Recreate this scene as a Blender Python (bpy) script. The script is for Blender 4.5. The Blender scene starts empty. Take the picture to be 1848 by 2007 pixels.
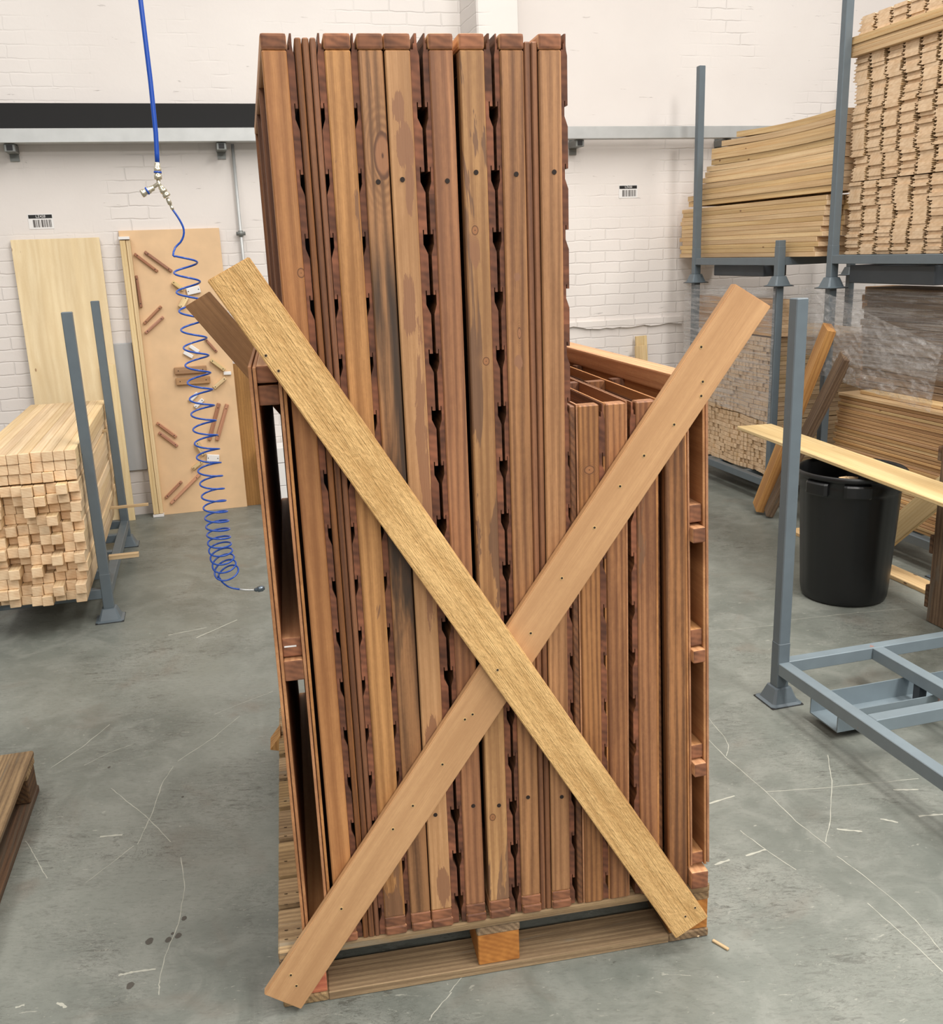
import bpy, bmesh, math, random
from mathutils import Vector, Matrix, noise
random.seed(7)
R = math.radians
sc = bpy.context.scene
COL = sc.collection

# ------------------------------------------------------------------ camera
F = 1880.0; H = 1.6; PITCH = R(15.2); ROLL = R(2.15)
dn = Vector((math.cos(PITCH)*math.sin(ROLL), math.cos(PITCH)*math.cos(ROLL), math.sin(PITCH)))
up = -dn
fw = Vector((0, 0, 1)) - up*up.z; fw.normalize()
rt = fw.cross(up)
rows = (rt, fw, up)                       # camera (x right, y down, z forward) to world
c0 = Vector([r[0] for r in rows]); c1 = Vector([r[1] for r in rows]); c2 = Vector([r[2] for r in rows])
cam = bpy.data.cameras.new('camera'); cam_o = bpy.data.objects.new('camera', cam); COL.objects.link(cam_o)
m = Matrix.Identity(4)
for i in range(3):
    m[i][0] = c0[i]; m[i][1] = -c1[i]; m[i][2] = -c2[i]
m[2][3] = H
cam_o.matrix_world = m
cam.sensor_fit = 'HORIZONTAL'; cam.sensor_width = 36; cam.lens = F*36/1848
cam.clip_start = 0.05; cam.clip_end = 100
sc.camera = cam_o

# ------------------------------------------------------------------ light
W = bpy.data.worlds.new('hall_light'); sc.world = W; W.use_nodes = True
W.node_tree.nodes['Background'].inputs[0].default_value = (1.0, 0.975, 0.95, 1)
W.node_tree.nodes['Background'].inputs[1].default_value = 0.34
MR = Matrix.Rotation(R(15.1), 4, 'Z')                                     # room axes
MS = Matrix.Translation((-.456, 1.764, 0)) @ Matrix.Rotation(R(10.3), 4, 'Z')  # loaded pallet axes
def area(loc, sx, sy, power, col=(1, .96, .91), rot=(0, 0, 0)):
    l = bpy.data.lights.new('strip_and_fill_light', 'AREA'); l.shape = 'RECTANGLE'; l.size = sx; l.size_y = sy
    l.energy = power; l.color = col
    o = bpy.data.objects.new('strip_and_fill_light', l); COL.objects.link(o)
    o.matrix_world = MR @ Matrix.Translation(loc) @ Matrix.Rotation(rot[0], 4, 'X') @ Matrix.Rotation(rot[1], 4, 'Y')
area((-2.2, 2.6, 5.6), .8, 4.5, 115)
area((1.4, 2.8, 5.6), .8, 4.5, 150)
area((5.0, 2.4, 5.6), .8, 4.5, 160)
area((3.0, -0.6, 5.0), .8, 4.5, 330)
area((-1.2, -1.8, 5.0), .8, 4.5, 90)
area((0.6, -4.6, 4.4), 6.0, .8, 240, rot=(R(28), 0, 0))  # added fill panel behind the camera, brightens upright faces turned towards it
sc.view_settings.view_transform = 'Standard'; sc.view_settings.look = 'None'
sc.view_settings.gamma = 1; sc.view_settings.exposure = 0.08
sc.view_settings.use_curve_mapping = False

# ------------------------------------------------------------------ materials
def lin(c):
    return tuple(((v/255)/12.92 if v/255 <= .04045 else ((v/255+.055)/1.055)**2.4) for v in c) + (1,)
class N:
    def __init__(s, name):
        s.m = bpy.data.materials.new(name); s.m.use_nodes = True; s.t = s.m.node_tree
        s.b = s.t.nodes['Principled BSDF']
    def n(s, kind, **kw):
        x = s.t.nodes.new('ShaderNode'+kind)
        for k, v in kw.items():
            if k in x.inputs.keys() and not hasattr(x, k): x.inputs[k].default_value = v
            else: setattr(x, k, v)
        return x
    def l(s, a, b): s.t.links.new(a, b)
    def math(s, op, a, b=None, c=None, clamp=False):
        x = s.t.nodes.new('ShaderNodeMath'); x.operation = op; x.use_clamp = clamp
        for i, v in enumerate((a, b, c)):
            if v is None: continue
            if isinstance(v, (int, float)): x.inputs[i].default_value = v
            else: s.l(v, x.inputs[i])
        return x.outputs[0]
    def mix(s, f, a, b, mode='MIX'):
        x = s.t.nodes.new('ShaderNodeMix'); x.data_type = 'RGBA'; x.blend_type = mode
        for i, v in ((0, f), (6, a), (7, b)):
            if isinstance(v, (int, float)): x.inputs[i].default_value = v
            elif isinstance(v, tuple): x.inputs[i].default_value = v
            else: s.l(v, x.inputs[i])
        return x.outputs[2]
    def step(s, v, a, b):
        x = s.t.nodes.new('ShaderNodeMapRange'); x.interpolation_type = 'SMOOTHSTEP'
        s.l(v, x.inputs[0]); x.inputs[1].default_value = a; x.inputs[2].default_value = b
        return x.outputs[0]
    def coords(s, scale=(1, 1, 1), rnd=True, src='Object'):
        tc = s.n('TexCoord'); out = tc.outputs[src]
        if rnd:
            oi = s.n('ObjectInfo'); cb = s.n('CombineXYZ')
            for i, k in enumerate((3.7, 5.3, 9.1)): s.l(s.math('MULTIPLY', oi.outputs['Random'], k), cb.inputs[i])
            ad = s.n('VectorMath', operation='ADD'); s.l(out, ad.inputs[0]); s.l(cb.outputs[0], ad.inputs[1]); out = ad.outputs[0]
        mp = s.n('Mapping'); mp.inputs['Scale'].default_value = scale; s.l(out, mp.inputs[0]); return mp.outputs[0]
    def noise(s, vec, scale, detail=3, dist=0, rough=.5):
        x = s.n('TexNoise'); s.l(vec, x.inputs['Vector']); x.inputs['Scale'].default_value = scale
        x.inputs['Detail'].default_value = detail; x.inputs['Distortion'].default_value = dist; x.inputs['Roughness'].default_value = rough
        return x.outputs[0]
    def bump(s, h, strength=.3, dist=.002):
        x = s.n('Bump'); x.inputs['Strength'].default_value = strength; x.inputs['Distance'].default_value = dist
        s.l(h, x.inputs['Height']); s.l(x.outputs[0], s.b.inputs['Normal'])
def wood(name, light, dark, axis='z', patch=None, pthr=(.56, .60), knot=.5, kcol=(60, 30, 18), rough=.6, bump=.25,
         grain=44, vary=.12, rnd=True, stain=None, bumpd=.0015, along=.10, wamt=.34, tone=.32, knots=(), blots=(), burn=None, fuzz=.22, ks=7.5, fibw=.34):
    M = N(name); i = 'xyz'.index(axis)
    s1 = [1, 1, 1]; s1[i] = along; s2 = [1, 1, 1]; s2[i] = .02; s3 = [1, 1, 1]; s3[i] = .45; s4 = [1, 1, 1]; s4[i] = along*.5
    base = M.coords(tuple(s1), rnd); fib = M.coords(tuple(s2), rnd); iso = M.coords(tuple(s3), rnd); slow = M.coords(tuple(s4), rnd)
    n1 = M.noise(base, 16, 5, .5, .6); n2 = M.noise(fib, 420, 3); n3 = M.noise(iso, 150, 3, 0, .7)
    sp_ = M.n('SeparateXYZ'); M.l(iso, sp_.inputs[0]); oth = [k for k in range(3) if k != i]
    cross = M.math('ADD', sp_.outputs[oth[0]], M.math('MULTIPLY', sp_.outputs[oth[1]], .8))
    ph = M.math('ADD', M.math('MULTIPLY', cross, grain*9.0), M.math('MULTIPLY', M.noise(slow, 7, 2), 34))
    wv = M.math('POWER', M.math('ADD', M.math('MULTIPLY', M.math('SINE', ph), .5), .5), .6)
    f = M.math('ADD', M.math('MULTIPLY', n1, .70), M.math('MULTIPLY', n2, fibw))
    f = M.math('ADD', f, M.math('MULTIPLY', wv, wamt*.62))
    f = M.math('ADD', f, M.math('MULTIPLY', n3, fuzz))
    f = M.math('ADD', f, -.10)
    f = M.step(f, .42, 1.02)
    col = M.mix(f, lin(dark), lin(light))
    if patch:
        pn = M.noise(base, 11, 5, 1.6, .62)
        pf = M.step(pn, *pthr)
        col = M.mix(pf, col, M.mix(f, lin(tuple(int(v*.86) for v in patch)), lin(patch)))
    if stain:
        sn = M.noise(base, 5, 3, .5); col = M.mix(M.math('MULTIPLY', M.step(sn, .60, .72), .75), col, lin(stain))
    if tone:
        tn = M.noise(slow, 9, 3, .6); tm = M.math('ADD', M.math('MULTIPLY', M.step(tn, .3, .7), tone), 1-tone)
        cx = M.n('CombineColor'); M.l(tm, cx.inputs[0]); M.l(M.math('POWER', tm, 1.15), cx.inputs[1]); M.l(M.math('POWER', tm, 1.3), cx.inputs[2])
        col = M.mix(1.0, col, cx.outputs[0], 'MULTIPLY')
    if knots or blots or burn:
        raw = M.n('TexCoord').outputs['Object']; sr = M.n('SeparateXYZ'); M.l(raw, sr.inputs[0]); ox, oz = sr.outputs[0], sr.outputs[2]
        jag = M.noise(base, 60, 5, .3, .7); wob = M.noise(iso, 40, 3)
        for (bx, bz, rx, rz) in blots:
            d2 = M.math('ADD', M.math('POWER', M.math('ABSOLUTE', M.math('DIVIDE', M.math('SUBTRACT', ox, bx), rx)), 2), M.math('POWER', M.math('ABSOLUTE', M.math('DIVIDE', M.math('SUBTRACT', oz, bz), rz)), 2))
            d2 = M.math('ADD', M.math('SQRT', d2), M.math('MULTIPLY', M.math('SUBTRACT', jag, .5), 2.6))
            col = M.mix(M.math('MULTIPLY', M.step(d2, 1.0, .96), .9), col, lin((140, 92, 64)))
        if burn:
            bz0, bz1 = burn
            w = M.math('MULTIPLY', M.step(oz, bz0, bz0+.25), M.step(oz, bz1, bz1-.2))
            bn_ = M.step(M.noise(base, 22, 4, .4, .6), .40, .58)
            col = M.mix(M.math('MULTIPLY', M.math('MULTIPLY', w, bn_), .9), col, lin((48, 36, 28)))
        for (bx, bz, rx, rz) in knots:
            d2 = M.math('ADD', M.math('POWER', M.math('ABSOLUTE', M.math('DIVIDE', M.math('SUBTRACT', ox, bx), rx)), 2), M.math('POWER', M.math('ABSOLUTE', M.math('DIVIDE', M.math('SUBTRACT', oz, bz), rz)), 2))
            d2 = M.math('ADD', M.math('SQRT', d2), M.math('MULTIPLY', M.math('SUBTRACT', wob, .5), .35))
            halo = M.math('MULTIPLY', M.math('ADD', M.math('MULTIPLY', M.math('SINE', M.math('MULTIPLY', d2, 16)), .5), .5), M.step(d2, 3.6, 1.0))
            col = M.mix(M.math('MULTIPLY', halo, .6), col, lin(dark))
            col = M.mix(M.step(d2, 1.08, .98), col, lin((98, 58, 34)))
            col = M.mix(M.math('MULTIPLY', M.step(d2, .92, .70), .7), col, lin((166, 106, 66)))
            col = M.mix(M.step(d2, .2, .08), col, lin((84, 44, 26)))
    if knot:
        vo = M.n('TexVoronoi'); M.l(iso, vo.inputs['Vector']); vo.inputs['Scale'].default_value = ks
        sep = M.n('SeparateColor'); M.l(vo.outputs['Color'], sep.inputs[0])
        dd = M.math('ADD', vo.outputs['Distance'], M.math('MULTIPLY', M.noise(iso, 30, 2), .05))
        k = M.math('MULTIPLY', M.step(dd, .115, .075), M.step(sep.outputs[0], 1-knot*.5, 1-knot*.5+.02))
        col = M.mix(M.math('MULTIPLY', k, .85), col, lin(kcol))
    oi = M.n('ObjectInfo'); hs = M.n('HueSaturation')
    M.l(M.math('ADD', M.math('MULTIPLY', oi.outputs['Random'], vary*2), 1-vary), hs.inputs['Value'])
    rr = M.math('FRACT', M.math('MULTIPLY', oi.outputs['Random'], 17.3))
    M.l(M.math('ADD', M.math('MULTIPLY', rr, .12), .88), hs.inputs['Saturation'])
    M.l(M.math('ADD', M.math('MULTIPLY', rr, .006), .503), hs.inputs['Hue'])
    M.l(col, hs.inputs['Color']); M.l(hs.outputs[0], M.b.inputs['Base Color'])
    M.b.inputs['Roughness'].default_value = rough
    M.bump(M.math('ADD', f, M.math('MULTIPLY', n2, .8)), bump, bumpd)
    return M.m
def endgrain(name, light, dark, axis='y', scale=34, vary=.15, off=(.03, 0, .05), cell=0):
    M = N(name); s = [1, 1, 1]; s['xyz'.index(axis)] = 0.02
    v = M.coords(tuple(s)); n1 = M.noise(v, 22, 3, .3)
    wv = M.n('TexWave'); wv.wave_type = 'RINGS'; wv.rings_direction = axis.upper()
    mp = M.n('Mapping'); mp.inputs['Location'].default_value = off; M.l(v, mp.inputs[0]); M.l(mp.outputs[0], wv.inputs['Vector'])
    wv.inputs['Scale'].default_value = scale; wv.inputs['Distortion'].default_value = 2; wv.inputs['Detail Scale'].default_value = 2
    f = M.math('ADD', M.math('MULTIPLY', n1, 1.0), M.math('MULTIPLY', wv.outputs['Fac'], .12))
    col = M.mix(M.step(f, .25, .85), lin(dark), lin(light))
    if cell:
        se = M.n('SeparateXYZ'); M.l(v, se.inputs[0]); wn = M.n('TexWhiteNoise'); wn.noise_dimensions = '1D'
        M.l(M.math('FLOOR', M.math('DIVIDE', se.outputs[2], cell)), wn.inputs['W'])
        tt = M.math('ADD', M.math('MULTIPLY', wn.outputs[0], .5), .72); cx = M.n('CombineColor')
        for k in range(3): M.l(tt, cx.inputs[k])
        col = M.mix(1.0, col, cx.outputs[0], 'MULTIPLY')
    oi = M.n('ObjectInfo'); hs = M.n('HueSaturation'); M.l(col, hs.inputs['Color'])
    M.l(M.math('ADD', M.math('MULTIPLY', oi.outputs['Random'], vary*2), 1-vary), hs.inputs['Value'])
    M.l(hs.outputs[0], M.b.inputs['Base Color']); M.b.inputs['Roughness'].default_value = .75
    M.bump(f, .2, .001)
    return M.m
def plain(name, col, rough=.5, metal=0, var=.08, scale=30, bump=.1, spec=None, wear=None, wthr=(.66, .70), wscale=9):
    M = N(name); v = M.coords((1, 1, 1)); n = M.noise(v, scale, 3)
    a = lin(tuple(min(255, int(c*(1+var))) for c in col)); b = lin(tuple(int(c*(1-var)) for c in col))
    c = M.mix(n, b, a)
    if wear:
        c = M.mix(M.step(M.noise(v, wscale, 5, .4, .65), *wthr), c, lin(wear))
    M.l(c, M.b.inputs['Base Color']); M.b.inputs['Roughness'].default_value = rough; M.b.inputs['Metallic'].default_value = metal
    if spec is not None: M.b.inputs['Specular IOR Level'].default_value = spec
    if bump: M.bump(n, bump, .001)
    return M.m

SL = dict(light=(208, 148, 96), dark=(146, 92, 54))
STUD = wood('stained_redwood', (194, 128, 74), (122, 70, 37), patch=(146, 98, 66), pthr=(.61, .63), knot=.4, kcol=(92, 50, 28), vary=.08)
STUD_L = wood('stained_redwood_pale', (210, 148, 92), (150, 97, 54), patch=(146, 98, 68), pthr=(.59, .605), knot=.4, kcol=(104, 60, 34), vary=.06)
STUD_O = wood('stained_redwood_orange', (202, 132, 72), (142, 85, 44), patch=(136, 82, 50), pthr=(.64, .66), knot=.3, kcol=(80, 44, 28), vary=.05)
STUD_D = wood('stained_redwood_dark', (182, 118, 66), (100, 58, 30), patch=(104, 66, 42), pthr=(.62, .68), knot=.6, kcol=(150, 86, 46), grain=44, stain=(56, 42, 32), vary=.06, wamt=.42)
STUD_1 = wood('redwood_round_knot', (212, 146, 92), (160, 100, 58), patch=(134, 80, 50), pthr=(.63, .65), knot=.2, vary=.03, knots=[(.037, 1.428, .007, .009)])
STUD_3 = wood('redwood_burnt_streak', (184, 126, 76), (106, 66, 36), patch=(110, 72, 48), pthr=(.64, .70), knot=0, vary=.02, wamt=.5, knots=[(.033, 1.625, .016, .040)], burn=(.45, 1.55), grain=36)
STUD_4 = wood('redwood_splashed', (214, 160, 112), (176, 124, 80), knot=.2, vary=.02, wamt=.2,
              blots=[(.018, 1.705, .013, .030), (.026, 1.640, .017, .045), (.031, 1.575, .009, .05), (.022, 1.350, .014, .07), (.034, .98, .012, .30), (.02, .46, .012, .06), (.03, .10, .013, .05)])
STUD_6 = wood('redwood_streaked_knots', (216, 162, 108), (160, 110, 70), patch=(150, 106, 78), pthr=(.535, .55), knot=0, vary=.02, knots=[(.018, 1.492, .0065, .0085), (.031, 1.250, .0065, .008), (.013, .258, .007, .009)], blots=[(.018, 1.455, .009, .03)])
STUD_7 = wood('redwood_swirl', (190, 130, 78), (122, 74, 40), patch=(120, 78, 52), pthr=(.63, .68), knot=0, vary=.02, wamt=.45, grain=36, knots=[(.024, 1.30, .004, .012)], blots=[(.024, 1.405, .006, .008), (.020, 1.245, .008, .012)])
STUD_Q = wood('redwood_oval_knot', (186, 124, 74), (118, 70, 38), patch=(112, 72, 48), pthr=(.62, .68), knot=0, vary=.02, wamt=.4, knots=[(.021, 1.02, .011, .009)])
CLAD = wood('stained_cladding', (150, 94, 60), (92, 54, 34), axis='y', knot=.2, vary=.10)
CLAD_END = endgrain('cladding_end_grain', (136, 84, 58), (76, 44, 29), scale=20, vary=.1, cell=.109)
RAIL_END = endgrain('rail_end_grain', (150, 98, 68), (84, 52, 36), scale=26, vary=.2)
RAIL_SIDE = wood('stained_rail', (232, 172, 120), (196, 132, 86), axis='y', knot=.1, vary=.06)
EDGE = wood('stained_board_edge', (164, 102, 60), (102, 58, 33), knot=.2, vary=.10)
SHEET = wood('stained_sheet', (214, 152, 100), (174, 112, 68), axis='y', knot=0, vary=.06, wamt=.1)
BR_A = wood('rough_sawn_brace', (232, 184, 122), (194, 144, 84), axis='z', knot=.0, rough=.8, bump=1.0, bumpd=.003, grain=16, vary=.0, along=.22, wamt=.24, fuzz=.62, tone=.08, fibw=.12)
BR_B = wood('smooth_brace', (216, 164, 112), (186, 134, 86), axis='z', knot=.0, rough=.55, bump=.15, vary=0, grain=10, wamt=.2, tone=.1)
BR_R = wood('dark_brace', (190, 134, 74), (146, 98, 48), axis='z', knot=0, rough=.45, vary=0, wamt=.2)
PINE_Y = wood('pine_batten', (246, 220, 180), (228, 192, 146), axis='y', knot=.25, kcol=(150, 100, 60), vary=.05, bump=.1)
PINE_END = endgrain('pine_end_grain', (246, 218, 180), (226, 188, 146), axis='y', scale=24, vary=.09)
PINE_X = wood('pine_batten_crosswise', (228, 200, 162), (204, 170, 130), axis='x', knot=.15, kcol=(140, 90, 60), vary=.04, bump=.1)
PINE_XEND = endgrain('pine_crosswise_end_grain', (232, 204, 170), (210, 176, 138), axis='x', scale=16, vary=.05)
PLANK = wood('pine_plank', (240, 208, 158), (220, 176, 122), axis='y', knot=1.2, ks=13, kcol=(112, 66, 38), vary=.07, bump=.12)
PLANK_B = wood('pine_plank_warm', (228, 184, 132), (196, 142, 92), axis='y', knot=.6, kcol=(130, 62, 36), vary=.09, bump=.12)
PINE_Z = wood('pine_upright', (240, 214, 164), (220, 184, 128), axis='z', knot=.6, kcol=(150, 96, 50), vary=.04, bump=.1)
PANEL = wood('pine_panel_face', (240, 218, 174), (224, 196, 146), axis='z', knot=1.3, ks=14, kcol=(150, 104, 60), vary=.02, bump=.08, along=.2, wamt=.3, grain=14, tone=.1)
PLY = plain('plywood_sheet', (216, 182, 142), .6, 0, .07, 9, 0)
JIG_TAN = wood('jig_rest', (206, 160, 112), (176, 128, 84), axis='z', knot=0, vary=.06, wamt=.15)
JIG = wood('jig_batten', (206, 146, 112), (164, 104, 76), axis='z', knot=0, vary=.12)
OLD = wood('weathered_pallet', (196, 164, 120), (136, 108, 76), axis='x', knot=.3, kcol=(60, 44, 30), patch=(168, 150, 124), pthr=(.56, .66), rough=.85, bump=.6, vary=.08)
OLD_Y = wood('weathered_pallet_along', (178, 146, 106), (112, 86, 60), axis='y', knot=.3, kcol=(60, 44, 30), patch=(140, 120, 96), rough=.85, bump=.6, vary=.1)
OLD_Z = wood('weathered_pallet_upright', (150, 122, 92), (92, 68, 48), axis='z', knot=.4, kcol=(52, 38, 28), patch=(124, 108, 90), rough=.85, bump=.7, vary=.1)
FILMED = wood('brown_timber', (176, 150, 122), (124, 100, 78), axis='y', knot=.3, vary=.14, rough=.8)
OLD_DARK = wood('dark_pallet_timber', (128, 92, 62), (70, 48, 32), axis='y', knot=.2, patch=(110, 90, 70), rough=.85, bump=.6)
BLOCK = endgrain('pallet_block_end', (196, 132, 62), (146, 88, 34), axis='y', scale=26, off=(.02, 0, .03))
BEAR_OR = wood('orange_timber', (214, 158, 92), (170, 112, 58), axis='z', knot=.3, rough=.7, bump=.3)
STEEL = plain('blue_grey_paint', (96, 107, 114), .42, .0, .05, 20, .05, wear=(74, 72, 74), wthr=(.70, .72), wscale=7)
STEEL_L = plain('pale_blue_grey_paint', (122, 135, 142), .38, .1, .06, 14, .05, wear=(150, 118, 110), wthr=(.67, .685), wscale=9)
STEEL_DARK = plain('dark_rack_steel', (62, 68, 74), .6, .0, .1, 10, .05)
RUBBER = plain('black_rim', (30, 28, 26), .6)
BLACK = plain('black_paint', (11, 10, 11), .75, 0, .2, 8, .2)
GALV = plain('galvanised_steel', (186, 188, 187), .42, .35, .06, 12, .02)
GALV_D = plain('galvanised_bracket', (128, 130, 128), .45, .5, .1, 12, .02)
BLUE = plain('blue_hose_rubber', (22, 74, 170), .35, 0, .02, 10, 0)
NAVY = plain('blue_coil_plastic', (34, 78, 168), .22, 0, .05, 10, 0)
BRASS = plain('nickel_fitting', (214, 206, 184), .25, .8, .05, 20, 0)
CHROME = plain('grey_metal_coupling', (110, 120, 130), .3, .8, .05, 20, 0)
BIN = plain('black_bin_plastic', (17, 18, 19), .40, 0, .15, 30, .15, wear=(62, 64, 66), wthr=(.70, .78), wscale=10)
WHITE = plain('white_card', (226, 224, 222), .6, 0, .02, 4, 0)
LBLACK = plain('label_black', (14, 13, 14), .5, 0, 0, 4, 0)
LGREY = plain('label_bar_grey', (98, 94, 92), .6, 0, 0, 4, 0)
DARK = plain('screw_hole_dark', (36, 22, 14), .8, 0, 0, 4, 0)
SCREW = plain('screw_rim', (206, 170, 120), .4, .3, .1, 60, 0)
ORANGE = wood('orange_sprayed_pallet', (222, 120, 60), (176, 74, 34), axis='x', knot=0, rough=.8, bump=.5)
CARD = plain('brown_card', (150, 108, 74), .7)
SCRATCH = plain('pale_scratch', (172, 172, 160), .6, 0, .06, 30, 0)
SPOT = plain('dark_floor_spot', (74, 70, 64), .6, 0, .1, 30, 0)

def floor_mat():
    M = N('painted_concrete'); v = M.coords((1, 1, 1), False)
    big = M.noise(v, 1.1, 4, .3); mid = M.noise(v, 6, 6, .8, .65); fine = M.noise(v, 260, 2)
    # scuffs stretched across the walkway
    rot = M.n('Mapping'); rot.inputs['Rotation'].default_value = (0, 0, R(-14)); rot.inputs['Scale'].default_value = (1, 3.4, 1)
    M.l(v, rot.inputs[0]); sc1 = M.noise(rot.outputs[0], 7, 8, 1.6, .7); sc2 = M.noise(rot.outputs[0], 17, 6, 1.2, .7)
    c = M.mix(M.step(big, .35, .65), lin((104, 109, 102)), lin((128, 132, 124)))
    c = M.mix(M.math('MULTIPLY', M.step(mid, .38, .68), .45), c, lin((150, 152, 144)))
    gr = M.noise(rot.outputs[0], 38, 5, .8, .7)
    c = M.mix(M.math('MULTIPLY', M.step(gr, .50, .66), .35), c, lin((88, 90, 84)))
    zone = M.step(M.noise(v, 1.9, 3, .4), .42, .60)
    mk = M.math('MULTIPLY', M.math('MULTIPLY', M.step(sc1, .53, .60), M.step(sc2, .48, .56)), zone)
    c = M.mix(M.math('MULTIPLY', mk, .75), c, lin((78, 78, 72)))
    li = M.math('MULTIPLY', M.step(M.noise(rot.outputs[0], 13, 6, 2.2, .7), .64, .67), .6)
    c = M.mix(li, c, lin((176, 176, 164)))
    br = M.math('MULTIPLY', M.step(M.noise(v, 2.6, 5, 1.2), .56, .74), .35)
    c = M.mix(br, c, lin((112, 96, 82)))
    wr = M.noise(rot.outputs[0], 4, 5, 3.5, .65); ridge = M.math('ABSOLUTE', M.math('SUBTRACT', wr, .5))
    c = M.mix(M.math('MULTIPLY', M.math('MULTIPLY', M.step(ridge, .012, .002), zone), .7), c, lin((70, 70, 64)))
    wr2 = M.noise(rot.outputs[0], 9, 5, 2.5, .65); ridge2 = M.math('ABSOLUTE', M.math('SUBTRACT', wr2, .52))
    c = M.mix(M.math('MULTIPLY', M.math('MULTIPLY', M.step(ridge2, .014, .002), zone), .5), c, lin((74, 74, 68)))
    pk = M.math('MULTIPLY', M.step(M.noise(rot.outputs[0], 24, 6, 1.8, .75), .60, .64), zone)
    c = M.mix(M.math('MULTIPLY', pk, .5), c, lin((166, 166, 154)))
    dk = M.math('MULTIPLY', M.step(M.noise(rot.outputs[0], 19, 6, 2.6, .75), .62, .66), M.step(M.noise(v, 3.3, 3), .45, .6))
    c = M.mix(M.math('MULTIPLY', dk, .75), c, lin((70, 68, 62)))
    c = M.mix(M.math('MULTIPLY', fine, .2), c, lin((84, 84, 82)))
    M.l(c, M.b.inputs['Base Color'])
    M.l(M.math('ADD', M.math('MULTIPLY', mid, .25), .33), M.b.inputs['Roughness'])
    M.bump(M.math('ADD', mid, M.math('MULTIPLY', sc2, .5)), .12, .002)
    return M.m
def wall_mat():
    M = N('painted_brick'); tc = M.coords((1, 1, 1), False)
    sw = M.n('SeparateXYZ'); M.l(tc, sw.inputs[0]); cb = M.n('CombineXYZ'); M.l(sw.outputs[0], cb.inputs[0]); M.l(sw.outputs[2], cb.inputs[1])
    nz = M.n('TexNoise'); nz.inputs['Scale'].default_value = 9; M.l(tc, nz.inputs['Vector'])
    ad = M.n('VectorMath', operation='MULTIPLY_ADD'); M.l(nz.outputs['Color'], ad.inputs[0]); ad.inputs[1].default_value = (.02, .02, .02); M.l(cb.outputs[0], ad.inputs[2])
    bk = M.n('TexBrick'); M.l(ad.outputs[0], bk.inputs['Vector']); bk.inputs['Scale'].default_value = 1
    bk.inputs['Brick Width'].default_value = .225; bk.inputs['Row Height'].default_value = .075; bk.inputs['Mortar Size'].default_value = .006
    bk.inputs['Mortar Smooth'].default_value = .7
    worn = M.math('MULTIPLY', M.math('MAXIMUM', M.step(M.noise(tc, 1.1, 4, .6), .48, .66), M.math('MULTIPLY', M.step(sw.outputs[2], 1.9, 1.5), .9)), .8)
    h = M.math('MULTIPLY', bk.outputs['Fac'], worn)
    big = M.noise(tc, .9, 4); sp = M.noise(tc, 30, 4)
    c = M.mix(M.step(big, .3, .7), lin((219, 212, 207)), lin((228, 222, 217)))
    c = M.mix(M.math('MULTIPLY', h, .35), c, lin((192, 186, 182)))
    st = M.n('Mapping'); st.inputs['Scale'].default_value = (1, 1, 7); M.l(tc, st.inputs[0])
    mk = M.math('MULTIPLY', M.step(M.noise(st.outputs[0], 5, 6, .6, .7), .67, .72), .6)
    c = M.mix(mk, c, lin((176, 170, 166)))
    M.l(c, M.b.inputs['Base Color']); M.b.inputs['Roughness'].default_value = .55
    hh = M.math('SUBTRACT', M.math('MULTIPLY', sp, .25), h)
    M.bump(M.math('SUBTRACT', hh, M.math('MULTIPLY', mk, .6)), .55, .006)
    return M.m
FLOOR = floor_mat(); WALL = wall_mat()
SLAB_GREY = plain('grey_wall_slab', (176, 178, 180), .7, 0, .06, 4, .3)

# ------------------------------------------------------------------ mesh helpers
def box(bm, x0, x1, y0, y1, z0, z1, bev=0, M=None, mi=None, seg=1):
    v = [bm.verts.new((x, y, z)) for x in (x0, x1) for y in (y0, y1) for z in (z0, z1)]
    fs = []
    for q in ((0, 1, 3, 2), (4, 6, 7, 5), (0, 4, 5, 1), (2, 3, 7, 6), (0, 2, 6, 4), (1, 5, 7, 3)):
        fs.append(bm.faces.new([v[k] for k in q]))
    if mi:
        for ax, idx in mi.items():
            k = {'x': (0, 1), 'y': (2, 3), 'z': (4, 5)}[ax]
            for j in k: fs[j].material_index = idx
    vs = v
    if bev:
        r = bmesh.ops.bevel(bm, geom=list({e for f in fs for e in f.edges}), offset=bev, segments=seg, affect='EDGES', profile=.6)
        vs = [q for q in r['verts']]
        vs = list({q for f in r['faces'] for q in f.verts} | {q for q in v if q.is_valid})
        if mi:
            for f in {f for q in vs for f in q.link_faces}:
                f.normal_update()
                for ax, idx in mi.items(): f.material_index = idx if abs(f.normal['xyz'.index(ax)]) > .3 else 0
    if M is not None: bmesh.ops.transform(bm, matrix=M, verts=vs)
    return bm
def prism(bm, pts, y0, y1, axis='y', cap=0):
    """extrude a closed 2D outline; axis y: points are (x,z)"""
    def P(a, b, t): return {'y': (a, t, b), 'x': (t, a, b), 'z': (a, b, t)}[axis]
    A = [bm.verts.new(P(a, b, y0)) for a, b in pts]; B = [bm.verts.new(P(a, b, y1)) for a, b in pts]
    n = len(pts)
    for i in range(n): bm.faces.new((A[i], A[(i+1) % n], B[(i+1) % n], B[i]))
    f1 = bm.faces.new(A[::-1]); f2 = bm.faces.new(B); f1.material_index = cap; f2.material_index = cap
    bmesh.ops.recalc_face_normals(bm, faces=bm.faces)
    return bm
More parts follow.
